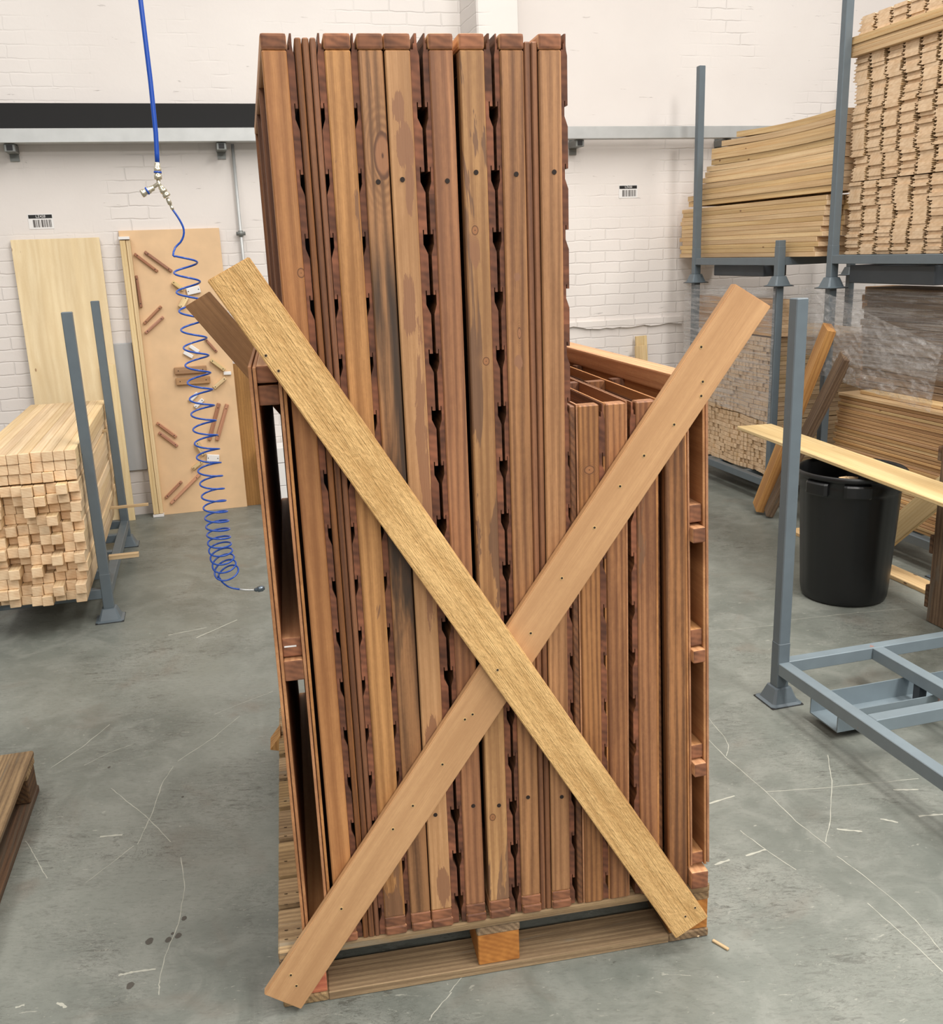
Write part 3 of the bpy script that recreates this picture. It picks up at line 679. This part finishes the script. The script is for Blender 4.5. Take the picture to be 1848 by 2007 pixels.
for a, b, w in [((-.347, 1.661), (-.222, 1.549), .017), ((-.286, 1.671), (-.137, 1.546), .018), ((-.352, 1.531), (-.345, 1.336), .016), ((-.341, 1.235), (-.225, 1.338), .018), ((-.339, 1.178), (-.22, 1.272), .018),
                ((-.337, .610), (-.226, .507), .018), ((-.332, .547), (-.226, .447), .018), ((-.384, .271), (-.372, .064), .018), ((-.338, .115), (-.226, .214), .018), ((-.31, .074), (-.106, .251), .019),
                ((.062, .705), (-.024, .47), .024), ((.113, .695), (.024, .465), .024),  ((.02, 1.12), (.083, 1.034), .016)]:
    jb(a, b, w)
for a, b, w in [((-.141, 1.484), (-.079, 1.432), .025), ((-.110, 1.324), (-.068, 1.387), .035), ((.04, .988), (.119, .917), .022), ((.04, .807), (.12, .867), .022), ((-.105, .466), (-.066, .378), .030), ((-.147, .293), (-.087, .335), .022)]:
    jb(a, b, w, PINE_Z, .035)
for a, b in [((-.191, .931), (.008, .931)), ((-.189, .863), (.023, .863))]: jb(a, b, .045, JIG_TAN, .03)
for a, b, w in [((-.062, 1.418), (.021, 1.433), .045), ((-.121, 1.046), (-.069, 1.011), .024), ((-.08, 1.083), (-.028, 1.041), .024), ((.11, .896), (.159, .894), .022), ((-.121, .733), (-.064, .781), .024), ((-.091, .69), (-.035, .738), .024), ((-.052, .355), (.027, .345), .045)]:
    jb(a, b, w, WHITE, .02)
tag(obj('brown_board', B(0, .115, 0, .022, 0, .95, .001), BR_R, None, lean(.16, 6.44, 1.2)), 'dark brown board standing behind the right edge of plywood jig', 'board')
for i, (z0, h, x) in enumerate([(.0, .15, .30), (.152, .15, .31), (.305, .10, .285)]):
    cx = obj('white_box', B(x, x+.24, 6.28, 6.47, z0+.001, z0+h, .002), WHITE, None, MR)
    tag(cx, 'white carton seen through the left gap, %s of its stack' % ('bottom', 'middle', 'top')[i], 'box')
tag(obj('pine_offcut', B(0, .085, 0, .02, 0, .965, .001), PINE_Z, None, MR @ T((3.055, 6.40, 0)) @ RotX(R(-2)) @ RotY(R(-2.5))), 'taller pale pine offcut standing against the wall behind the low block', 'offcut')
tag(obj('pine_offcut', B(0, .080, 0, .02, 0, .90, .001), PINE_Z, None, MR @ T((3.03, 6.36, 0)) @ RotX(R(-2)) @ RotY(R(-2.5))), 'shorter pale pine offcut in front of the taller one by the wall', 'offcut')

# ------------------------------------------------------------------ air hose
YH = 4.35
ah = thing('air_hose', 'thick blue air hose hanging from above at upper left', 'hose', MR @ T((-.10, YH, 1.98)))
loc = lambda q, y=YH: (q[0]+.10, 0 if y == YH else y-YH, q[1]-1.98)
obj('hose', tube(bmesh.new(), [loc(q) for q in [(-.094, 3.6), (-.094, 3.0), (-.0935, 2.6), (-.091, 2.302), (-.0935, 2.11), (-.0985, 2.03), (-.101, 1.99)]], .0095, 14), BLUE, ah)
def fitting(pts, prof, mat, parent, name='fitting'):
    a = Vector(pts[0]); b = Vector(pts[1]); n = len(prof)
    return obj(name, tube(bmesh.new(), [a.lerp(b, p[0]) for p in prof], [p[1] for p in prof], 14), mat, parent)
PF = [(0, .009), (.08, .012), (.3, .012), (.32, .015), (.55, .015), (.57, .013), (.72, .013), (.74, .016), (.96, .016), (1, .012)]
fitting([loc((-.101, 1.998)), loc((-.105, 1.93))], PF, BRASS, ah, 'coupling')
obj('y_piece', tube(tube(bmesh.new(), [loc((-.105, 1.94)), loc((-.105, 1.915)), loc((-.150, 1.888))], .0085, 10), [loc((-.105, 1.93)), loc((-.104, 1.912)), loc((-.088, 1.885))], .0085, 10), BRASS, ah)
fitting([loc((-.125, 1.900)), loc((-.178, 1.875))], PF, BRASS, ah, 'coupling')
fitting([loc((-.100, 1.905)), loc((-.076, 1.862))], PF, BRASS, ah, 'coupling')
ring = tube(bmesh.new(), [loc((-.1035, 1.962)), loc((-.1040, 1.955))], .0158, 14); obj('blue_band', ring, BLUE, ah)
ring = tube(bmesh.new(), [loc((-.150, 1.8885)), loc((-.156, 1.8855))], .0158, 14); obj('blue_band', ring, BLUE, ah)
coil = thing('coiled_air_hose', 'blue spiral air line hanging in front of the plywood jig', 'hose', MR @ T((-.07, YH, 1.86)))
lc = lambda q: Vector((q[0]+.07, 0, q[1]-1.86))
fitting([lc((-.078, 1.858)), lc((-.060, 1.810))], [(0, .006), (.2, .009), (.5, .009), (.55, .006), (.75, .006), (.8, .0075), (1, .005)], BRASS, coil, 'hose_tail')
tips = [(-.039, 1.636), (-.034, 1.557), (-.033, 1.477), (-.031, 1.398), (-.032, 1.319), (-.03, 1.243), (-.031, 1.168), (-.03, 1.093), (-.029, 1.021), (-.03, .954), (-.029, .886), (-.029, .824), (-.027, .761), (-.028, .699), (-.026, .64), (-.025, .581), (-.023, .528), (-.021, .48), (-.021, .439), (-.021, .401), (-.021, .364), (-.02, .33), (-.017, .295), (-.012, .26), (-.006, .227), (.004, .194)]
pts = [lc(q) for q in [(-.062, 1.812), (-.045, 1.783), (-.032, 1.755), (-.026, 1.731), (-.030, 1.705), (-.045, 1.680), (-.068, 1.66)]]
RC = .051; n = 20
for i in range(len(tips)-1):
    a, b = lc(tips[i]), lc(tips[i+1])
    tl_ = max(0, (i-19)/6)*R(38)
    for k in range(n):
        u = k/n; c = a.lerp(b, u); th_ = math.pi+2*math.pi*u
        if i == 0 and k < 2: continue
        dx = RC*math.cos(th_); dy = RC*math.sin(th_)
        # loops near the free end tip forward
        pts.append(Vector((c.x+dx, dy*math.cos(tl_), c.z+dy*math.sin(tl_)+dx*math.sin(tl_)*.5)))
for q in [(-.040, .200), (-.029, .173), (-.006, .148), (.02, .134), (.047, .126)]: pts.append(lc(q))
S = []
for i in range(len(pts)-1):
    p0 = pts[max(i-1, 0)]; p1 = pts[i]; p2 = pts[i+1]; p3 = pts[min(i+2, len(pts)-1)]
    for t in (0, .5): S.append(.5*((2*p1)+(p2-p0)*t+(2*p0-5*p1+4*p2-p3)*t*t+(3*p1-p0-3*p2+p3)*t**3))
S.append(pts[-1])
obj('spiral_tube', tube(bmesh.new(), S, .0042, 8), NAVY, coil)
obj('steel_tail', tube(bmesh.new(), [lc(q) for q in [(.045, .1265), (.07, .1195), (.093, .116), (.118, .1135)]], .0042, 8), GALV, coil)
fitting([lc((.112, .1135)), lc((.160, .118))], [(0, .006), (.15, .010), (.3, .010), (.35, .014), (.8, .014), (.85, .011), (1, .008)], CHROME, coil, 'end_coupling')
tag(obj('blue_cable', tube(bmesh.new(), [(0, 0, 0), (0, 0, 1.5)], .007, 8), BLUE, None, MR @ T((4.35, 5.2, 2.9))), 'bright blue air line hanging above the tall stack of profiled boards', 'cable')

# ------------------------------------------------------------------ right hand racks
XR = 3.30
PL, PM, PR = 6.10, 5.10, 4.60
lowL = stillage('lower rack at right by wall, holding the film wrapped battens', XR-.022, PM-.022, XR+1.25, PL+.022, deck=.16, tops=1.335, group=None)
lowR = stillage('lower rack at right behind the bin, holding the stack of thin planks', XR-.01, 3.58, XR+1.24, PR+.04, deck=.16, tops=1.335)
CAPZ = 1.335
upL = stillage('upper rack at right by wall, holding the long sagging planks', XR-.022, PM-.022, XR+1.25, PL+.022, z=CAPZ, deck=.165, tops=[.262, .262, 1.37, 1.37])
obj('fork_channel', B(.06, .22, .25, .85, .05, .118, .004), STEEL_DARK, upL)
upR = stillage('upper rack at top right, holding the tall stack of profiled boards', XR-.01, 3.58, XR+1.24, PR+.04, z=CAPZ, deck=.175, tops=[1.7, 1.7, 1.7, 1.7])
obj('fork_channel', B(.05, .22, .30, .93, .03, .122, .004), STEEL_DARK, upR)

# upper left: long planks along the rack, far ends stepping back to the wall
rp = random.Random(5)
far_low = 6.40
def plank_mesh(L, w, h, mat, endmat=PINE_END):
    bm = B(0, w, -L, 0, 0, h, .0015, mi={'y': 1}); me = bpy.data.meshes.new('plank'); bm.to_mesh(me); bm.free(); me.materials.append(mat); me.materials.append(endmat); return me
for r in range(12):
    y1 = 6.42+rp.choice((-.015, 0, .02, .03)); y0 = 4.80+[.055, .05, .03, .03, .0, .0, -.02, -.02, -.01, -.03, -.025, -.02][r]
    for c in range(3):
        y0c = y0 - .03*c - rp.choice((0, .02)); z = CAPZ+.166+r*.0272
        o = obj('pine_plank', plank_mesh(y1-y0c, .11, .0262, PLANK), [], None, MR @ T((3.352+c*.115, y1, z)))
        tag(o, 'straight pine plank in lower bundle, %s row up, %s from front, upper right rack' % (ORD[r], ORD[c]), 'plank', 'straight pine planks in the lower bundle on the upper rack')
for r in range(12):
    y1 = [6.33, 6.33, 6.24, 6.24, 6.14, 6.11, 6.09, 6.03, 6.02, 6.03, 5.90, 5.72][r]
    for c in range(2):
        z = 1.842+r*.0352; y0 = 4.67+rp.choice((0, .01))
        bm = bmesh.new(); ns = 10; L = y1-y0; w = .12; h = .0325
        ring = []
        for i in range(ns+1):
            yy = -L*i/ns; sag = .05*(max(0, i/ns-.0))**1.0*0 + .018*math.sin(i/ns*math.pi*.9)*-(r/11)
            ring.append([bm.verts.new((a, yy, b+sag)) for a, b in ((0, 0), (w, 0), (w, h), (0, h))])
        for i in range(ns):
            for k in range(4): bm.faces.new((ring[i][k], ring[i][(k+1) % 4], ring[i+1][(k+1) % 4], ring[i+1][k]))
        e1 = bm.faces.new(ring[0][::-1]); e2 = bm.faces.new(ring[-1]); e1.material_index = 1; e2.material_index = 1
        bmesh.ops.recalc_face_normals(bm, faces=bm.faces)
        o = obj('pine_plank', bm, [PLANK, PINE_END], None, MR @ T((3.352+c*.127+rp.choice((-.004, 0, .003)), y1, z)))
        tag(o, 'pine plank in upper bundle, %s row up, %s, stepped ends, upper right rack' % (ORD[r], ('front', 'rear')[c]), 'plank', 'pine planks in the upper bundle on the upper rack')

# upper right: tall stack of profiled boards with their moulded ends showing
def board_prof(w=.1195, t=.0170):
    # cross-section in (y, z): tongue on one side, groove and lap on the other
    return [(.006, .002), (.012, 0), (w-.020, 0), (w-.017, .004), (w-.009, .0035), (w-.002, .007), (w-.004, .0095), (w-.014, .0095), (w-.019, t), (.014, t), (.009, t-.001), (.004, t-.006), (.012, t-.0085), (.010, t-.011)]
bm = prism(bmesh.new(), [(a, b) for a, b in board_prof()], 0, .9, 'x', 1)
meB = bpy.data.meshes.new('profiled_board'); bm.to_mesh(meB); bm.free(); meB.materials.append(PINE_X); meB.materials.append(PINE_XEND)
rr = random.Random(9); cells = []
ZS = CAPZ+.176; DZ = .0173; nrow = 56; ncol = 7
stuff = bmesh.new()
for r in range(nrow):
    blk = r // 7
    for c in range(ncol):
        y = PR+.005 - (c+1)*.1205 + [0, -.012, .006, -.02, .0, .008, -.006, .01][blk] + rr.uniform(-.003, .003)
        dx = rr.choice((0, 0, 0, .003, .008)) + (.012 if rr.random() < .08 else 0)
        z = ZS+r*DZ + (.004 if r >= 21 else 0)
        cells.append((r, c, dx, y, z))
cells.sort(key=lambda q: (-q[1], q[0]))
for k, (r, c, dx, y, z) in enumerate(cells):
    Mx = T((3.365+dx, y, z))
    if k < 300:
        o = bpy.data.objects.new('profiled_board', meB); COL.objects.link(o); o.matrix_world = MR @ Mx
        pos = ('lower', 'middle', 'upper')[min(2, r*3//nrow)]
        tag(o, 'profiled pine board end, %s column from left, %s third, tall stack upper right' % (ORD[c], pos), 'board', 'profiled boards, %s column, %s third' % (ORD[c], pos))
    else:
        prism(stuff, board_prof(), 0, .9, 'x', 1) if False else None
        n0 = len(stuff.verts); v0 = set(stuff.verts)
        P2 = board_prof(); A_ = [stuff.verts.new(Mx @ Vector((0, a, b))) for a, b in P2]; B_ = [stuff.verts.new(Mx @ Vector((.9, a, b))) for a, b in P2]
        for i in range(len(P2)): stuff.faces.new((A_[i], A_[(i+1) % len(P2)], B_[(i+1) % len(P2)], B_[i]))
        f1 = stuff.faces.new(A_[::-1]); f2 = stuff.faces.new(B_); f1.material_index = f2.material_index = 1
bmesh.ops.recalc_face_normals(stuff, faces=stuff.faces)
o = obj('profiled_boards', stuff, [PINE_X, PINE_XEND], None, MR); tag(o, 'remaining profiled pine board ends at the left columns of the tall stack', 'boards', None, 'stuff')
ztop = ZS+nrow*DZ+.005
for k in range(5):
    o = obj('pine_plank', B(0, .10, -.93, .0, 0, .0185, .0015, mi={'y': 1}), [PLANK, PINE_END], None, MR @ T((3.345+rr.uniform(-.004, .004), PR+.025, ztop+k*.0192)))
    tag(o, 'lengthwise pine spacer plank between profiled boards, %s from top, top right' % ORD[4-k], 'plank', 'lengthwise spacer planks in the tall stack')
for r in range(5):
    for c in range(7):
        o = bpy.data.objects.new('profiled_board', meB); COL.objects.link(o); o.matrix_world = MR @ T((3.365+rr.choice((0, .006)), PR-.005-(c+1)*.1205+.01*(r % 2), ztop+.0965+r*DZ))
        tag(o, 'profiled pine board above the spacer planks, %s column, %s row up, top right' % (ORD[c], ORD[r]), 'board', 'profiled boards above the spacer planks')

# lower left bay: battens on end grain, wrapped in film
bm = B(0, .9, 0, .0315, 0, .0265, .001, mi={'x': 1}); meC = bpy.data.meshes.new('small_batten'); bm.to_mesh(meC); bm.free(); meC.materials.append(PINE_X); meC.materials.append(PINE_XEND)
cells = [(r, c) for r in range(30) for c in range(24)]
cells.sort(key=lambda q: (q[1]*.6 + q[0]*.45)); stuff = bmesh.new(); k = 0
for r, c in cells:
    wave = .010*math.sin(r*.35+c*.3)+.008*math.sin(c*.5-r*.3)
    dx = wave+rr.choice((0, .002, .004, .012)); y = 5.225+c*.0335; z = .163+r*.0285+(.004 if r > 11 else 0)
    if k < 300:
        o = bpy.data.objects.new('small_batten', meC); COL.objects.link(o); o.matrix_world = MR @ T((3.345+dx, y, z)); k += 1
        pos = ('lower', 'middle', 'upper')[min(2, r//9)]
        tag(o, 'small pine batten end near the rack post, %s part of film wrapped stack' % pos, 'batten', 'small batten ends in the %s part of the wrapped stack' % pos)
    else: box(stuff, 3.345+dx, 4.2, y, y+.0315, z, z+.0265, 0, None, {'x': 1})
tag(obj('small_battens', stuff, [PINE_X, PINE_XEND], None, MR), 'remaining small batten ends at the far left of the film wrapped stack', 'battens', None, 'stuff')
for r in range(9):
    o = obj('pine_plank', B(0, .12, -1.02, 0, 0, .0235, .0015, mi={'y': 1}), [PLANK_B, PINE_END], None, MR @ T((3.35+rr.uniform(0, .01), 6.20, 1.030+r*.0243)))
    tag(o, 'brown plank on top of the film wrapped battens, %s up' % ORD[r], 'plank', 'planks on top of the wrapped battens')

# gap between the two lower racks: planks stacked deeper in
for r in range(26):
    z = .163+r*.046
    o = obj('deep_plank', B(0, .2, -.75, 0, 0, .040+(.003 if r % 5 else -.006), .002, mi={'y': 1}), [PLANK_B, PINE_END], None, MR @ T((3.85+rr.uniform(0, .03), 5.07, z)))
    if z < 1.31: tag(o, 'brown plank in the gap between lower racks, %s from bottom' % ORD[r], 'plank', 'planks in the gap between the lower racks')
    else: bpy.data.objects.remove(o)

# lower right bay: flat stack of thin planks
for r in range(36):
    z = .163+r*.0172; y1 = 4.545+rr.uniform(-.012, .012)+(.0 if r < 30 else -.02)
    o = obj('thin_plank', B(0, .13, -.93, 0, 0, .0155+rr.uniform(-.001, .0004), .0012, mi={'y': 1}), [PLANK_B if rr.random() < .6 else PLANK, PINE_END], None, MR @ T((3.335+rr.uniform(0, .012), y1, z)))
    tag(o, 'thin pine plank in flat stack behind bin, %s' % (('%s from bottom' % ORD[r]) if r < 18 else ('%s from top' % ORD[35-r])), 'plank', 'thin planks stacked behind the bin')
tag(obj('thin_plank', B(0, .14, -.86, 0, 0, .018, .0015, mi={'y': 1}), [PLANK, PINE_END], None, MR @ T((3.39, 4.42, .163+36*.0172))), 'loose wider pine plank lying on top of the flat stack', 'plank')
for r in range(16):
    o = obj('deep_plank', B(0, .25, -1.0, 0, 0, .0325, .003, mi={'y': 1}), [FILMED, OLD_DARK], None, MR @ T((3.465+rr.uniform(0, .03), 4.55+rr.uniform(-.02, .02), .80+r*.0335)))
    tag(o, 'dark brown timber behind film above the flat stack, %s up' % ORD[r], 'timber', 'dark timbers behind the loose film')

# leaning and stray timbers
def bar(name, a, b, w, t_, mat, label, cat, roll=0, bev=.003, M=MR):
    a = Vector(a); b = Vector(b); d = b-a; L = d.length
    q = d.to_track_quat('Z', 'Y').to_matrix().to_4x4()
    o = obj(name, B(-w/2, w/2, -t_/2, t_/2, 0, L, bev), mat, None, M @ T(a) @ q @ RotZ(R(roll)))
    return tag(o, label, cat)
bar('leaning_timber', (3.14, 4.96, .035), (3.235, 4.50, 1.14), .10, .05, BEAR_OR, 'orange brown timber leaning against the rack post behind the tall steel post', 'timber', 62)
bar('leaning_timber', (3.155, 4.875, .030), (3.245, 4.36, 1.0), .10, .045, OLD_Z, 'dark weathered timber leaning behind the orange brown one', 'timber', 62)
bar('pine_board', (3.10, 3.86, .10), (3.14, 3.25, .70), .12, .02, PINE_Z, 'pale pine board propped up at a slant behind the bin', 'board', 82)
tag(obj('floor_board', B(3.08, 3.19, 3.40, 4.55, 0, .02, .002), PLANK, None, MR), 'pale board lying on the floor along the right racks', 'board')
# long pale plank across the bin
PA = Vector((2.80, 4.545, .635)); 
def plank_over(z0=.615):
    t = MR @ T((2.83, 4.49, .655))
    a = (2.72, 4.44, .655); return a
bar('long_plank', (2.84, 4.56, .625), (2.66, 2.55, .625), .20, .018, PINE_Z, 'long pale plank lying across the black bin and passing behind the steel post', 'plank', 0)
# standing pallet at the far right edge
sp_ = thing('standing_pallet', 'weathered pallet standing on edge at the far right of the view', 'pallet', MR @ T((2.86, 2.95, 0)))
for z0, z1 in ((.0, .14), (.50, .64), (1.01, 1.155)):
    obj('block', B(.02, .10, .13, .24, z0, z1, .006), OLD_Z, sp_); obj('block', B(.02, .10, -.66, -.55, z0, z1, .006), OLD_Z, sp_)
for y in (.125, -.28, -.665): obj('stringer_board', B(.0, .02, y, y+.12, 0, 1.15, .004), OLD_Z, sp_)
obj('bearer_board', B(.1, .12, .10, .245, 0, 1.15, .004), OLD_Z, sp_)
for z, h in ((1.06, .095), (.70, .06), (.52, .07), (.30, .08), (.06, .10)): obj('deck_board', B(.0, .11, .246, .266, z, z+h, .003), OLD_DARK, sp_)
obj('pale_batten', B(.022, .06, -.1, .12, .0, 1.15, .003), PINE_Z, sp_)

# ------------------------------------------------------------------ dustbin
bn = thing('dustbin', 'black ribbed plastic dustbin behind the right stillage', 'bin', T((1.712, 4.19, 0)) @ RotZ(R(8)))
prof = [(.172, 0), (.182, .004), (.188, .02), (.191, .05), (.214, .50), (.216, .515), (.222, .52), (.223, .548), (.222, .575), (.232, .578), (.236, .586), (.236, .600), (.231, .604), (.226, .600), (.222, .585), (.213, .50), (.186, .05), (.17, .02), (.02, .018)]
bm = lathe(bmesh.new(), prof, 96)
for v in bm.verts:
    r_ = math.hypot(v.co.x, v.co.y)
    if .05 < v.co.z < .51 and r_ > .1:
        pass
    if .04 < v.co.z < .52:
        a = math.atan2(v.co.y, v.co.x); k = 1+.010*(1 if math.sin(a*12) > .2 else 0); v.co.x *= k; v.co.y *= k
obj('body', bm, BIN, bn)
for a in (-157, -112, 22, 67):
    m_ = RotZ(R(a)) @ T((.236, 0, .53))
    bm = bmesh.new(); n_ = 9
    for i in range(n_):
        pass
    rows_ = []
    for i in range(n_+1):
        th_ = R(-14+28*i/n_); r0, r1 = .222, .243 if 0 < i < n_ else .236
        rows_.append([bm.verts.new((r*math.cos(th_), r*math.sin(th_), z)) for r, z in ((r0, -.028), (r1-.004, -.032), (r1, -.026), (r1, .018), (r1-.005, .025), (r0, .028))])
    for i in range(n_):
        for k in range(6): bm.faces.new((rows_[i][k], rows_[i][(k+1) % 6], rows_[i+1][(k+1) % 6], rows_[i+1][k]))
    bm.faces.new(rows_[0][::-1]); bm.faces.new(rows_[-1])
    bmesh.ops.recalc_face_normals(bm, faces=bm.faces)
    obj('handle', bm, BIN, bn, RotZ(R(a)) @ T((0, 0, .545)))
for i, (x, y, a) in enumerate([(1.63, 4.06, 20), (1.665, 4.055, -25)]):
    tag(obj('wood_scrap', B(-.022, .022, -.016, .016, 0, .012, .001), PINE_X, None, T((x, y, .575)) @ RotZ(R(a)) @ RotX(R(25))), ('left', 'right')[i]+' small pale wood scrap at the front rim inside the bin', 'scrap')

# ------------------------------------------------------------------ second pallet at bottom left
p2 = thing('pallet', 'weathered pallet partly in view at the lower left edge', 'pallet', T((-1.40, 2.72, 0)) @ RotZ(R(13.5)))
for i in range(6): obj('deck_board', B(-.62, 0, -1.2+i*.2, -1.2+i*.2+.19, .120, .14, .003), OLD, p2) if False else None
for x in (-.60, -.45, -.30, -.15, 0): obj('deck_board', B(x-.13, x, -1.2, 0, .122, .142, .004), OLD_Y, p2)
for y in (-.12, -.66, -1.2): obj('stringer_board', B(-.73, -.002, y, y+.118, .100, .122, .003), OLD, p2)
for x in (-.10, -.73):
    for y in (-.115, -.65, -1.19): obj('block', B(x, x+.095, y, y+.11, .022, .100, .004), OLD_DARK, p2)
    obj('bottom_board', B(x, x+.098, -1.2, 0, 0, .022, .003), OLD_DARK, p2)

# ------------------------------------------------------------------ cling film
def film_mat(name, amt, streak, base_=.1):
    M = N(name); v = M.coords((1, 1, 1), True); st = M.n('Mapping'); st.inputs['Scale'].default_value = streak; M.l(v, st.inputs[0])
    n1 = M.noise(st.outputs[0], 11, 7, .8, .7); n2 = M.noise(v, 70, 5, 1.5, .7)
    f = M.math('ADD', M.math('MULTIPLY', M.step(n1, .38, .72), amt), M.math('MULTIPLY', M.step(n2, .56, .72), amt*.5))
    f = M.math('ADD', f, base_)
    out = M.t.nodes['Material Output']; tr = M.n('BsdfTransparent')
    M.b.inputs['Base Color'].default_value = (.82, .80, .79, 1); M.b.inputs['Roughness'].default_value = .14
    M.b.inputs['Specular IOR Level'].default_value = .9
    M.bump(M.math('ADD', n1, M.math('MULTIPLY', n2, .8)), 1.0, .02)
    mx = M.n('MixShader'); M.l(f, mx.inputs[0]); M.l(tr.outputs[0], mx.inputs[1]); M.l(M.b.outputs[0], mx.inputs[2]); M.l(mx.outputs[0], out.inputs['Surface'])
    return M.m
FILM = film_mat('stretch_film', .50, (1, .2, 5), .16); FILM2 = film_mat('crumpled_film', .34, (1, 1.0, 2.6), .16)
def film(name, corners, nu, nv, amp, mat, label, seed):
    """sheet between four room-space corners, crumpled"""
    bm = bmesh.new(); a, b, c, d = [Vector(q) for q in corners]; g = []
    nrm = (b-a).cross(d-a).normalized()
    for i in range(nu+1):
        row = []
        for j in range(nv+1):
            u, w = i/nu, j/nv; p = (a.lerp(b, u)).lerp(d.lerp(c, u), w)
            q = noise.noise(Vector((u*9+seed, w*5, seed)))+.6*noise.noise(Vector((u*26, w*17+seed, 3)))
            p = p + nrm*q*amp; row.append(bm.verts.new(p))
        g.append(row)
    for i in range(nu):
        for j in range(nv):
            f = bm.faces.new((g[i][j], g[i+1][j], g[i+1][j+1], g[i][j+1])); f.smooth = True
    o = obj(name, bm, mat, None, MR); return tag(o, label, 'film')
film('stretch_film', [(3.268, 6.20, .58), (3.268, 5.08, .52), (3.268, 5.08, 1.325), (3.268, 6.20, 1.325)], 50, 36, .006, FILM, 'clear stretch film wrapped around the small battens and lower rack posts', 1)
film('stretch_film', [(3.385, 5.00, .95), (3.425, 3.60, .90), (3.425, 3.60, 1.33), (3.385, 5.00, 1.33)], 60, 20, .012, FILM, 'stretch film band stretched over the dark timbers under the upper rack', 5)
film('loose_film', [(3.245, 4.665, .885), (3.225, 3.70, .80), (3.225, 3.66, 1.10), (3.245, 4.645, 1.335)], 130, 70, .012, FILM2, 'crumpled clear film hanging from the rack post above the thin planks', 9)
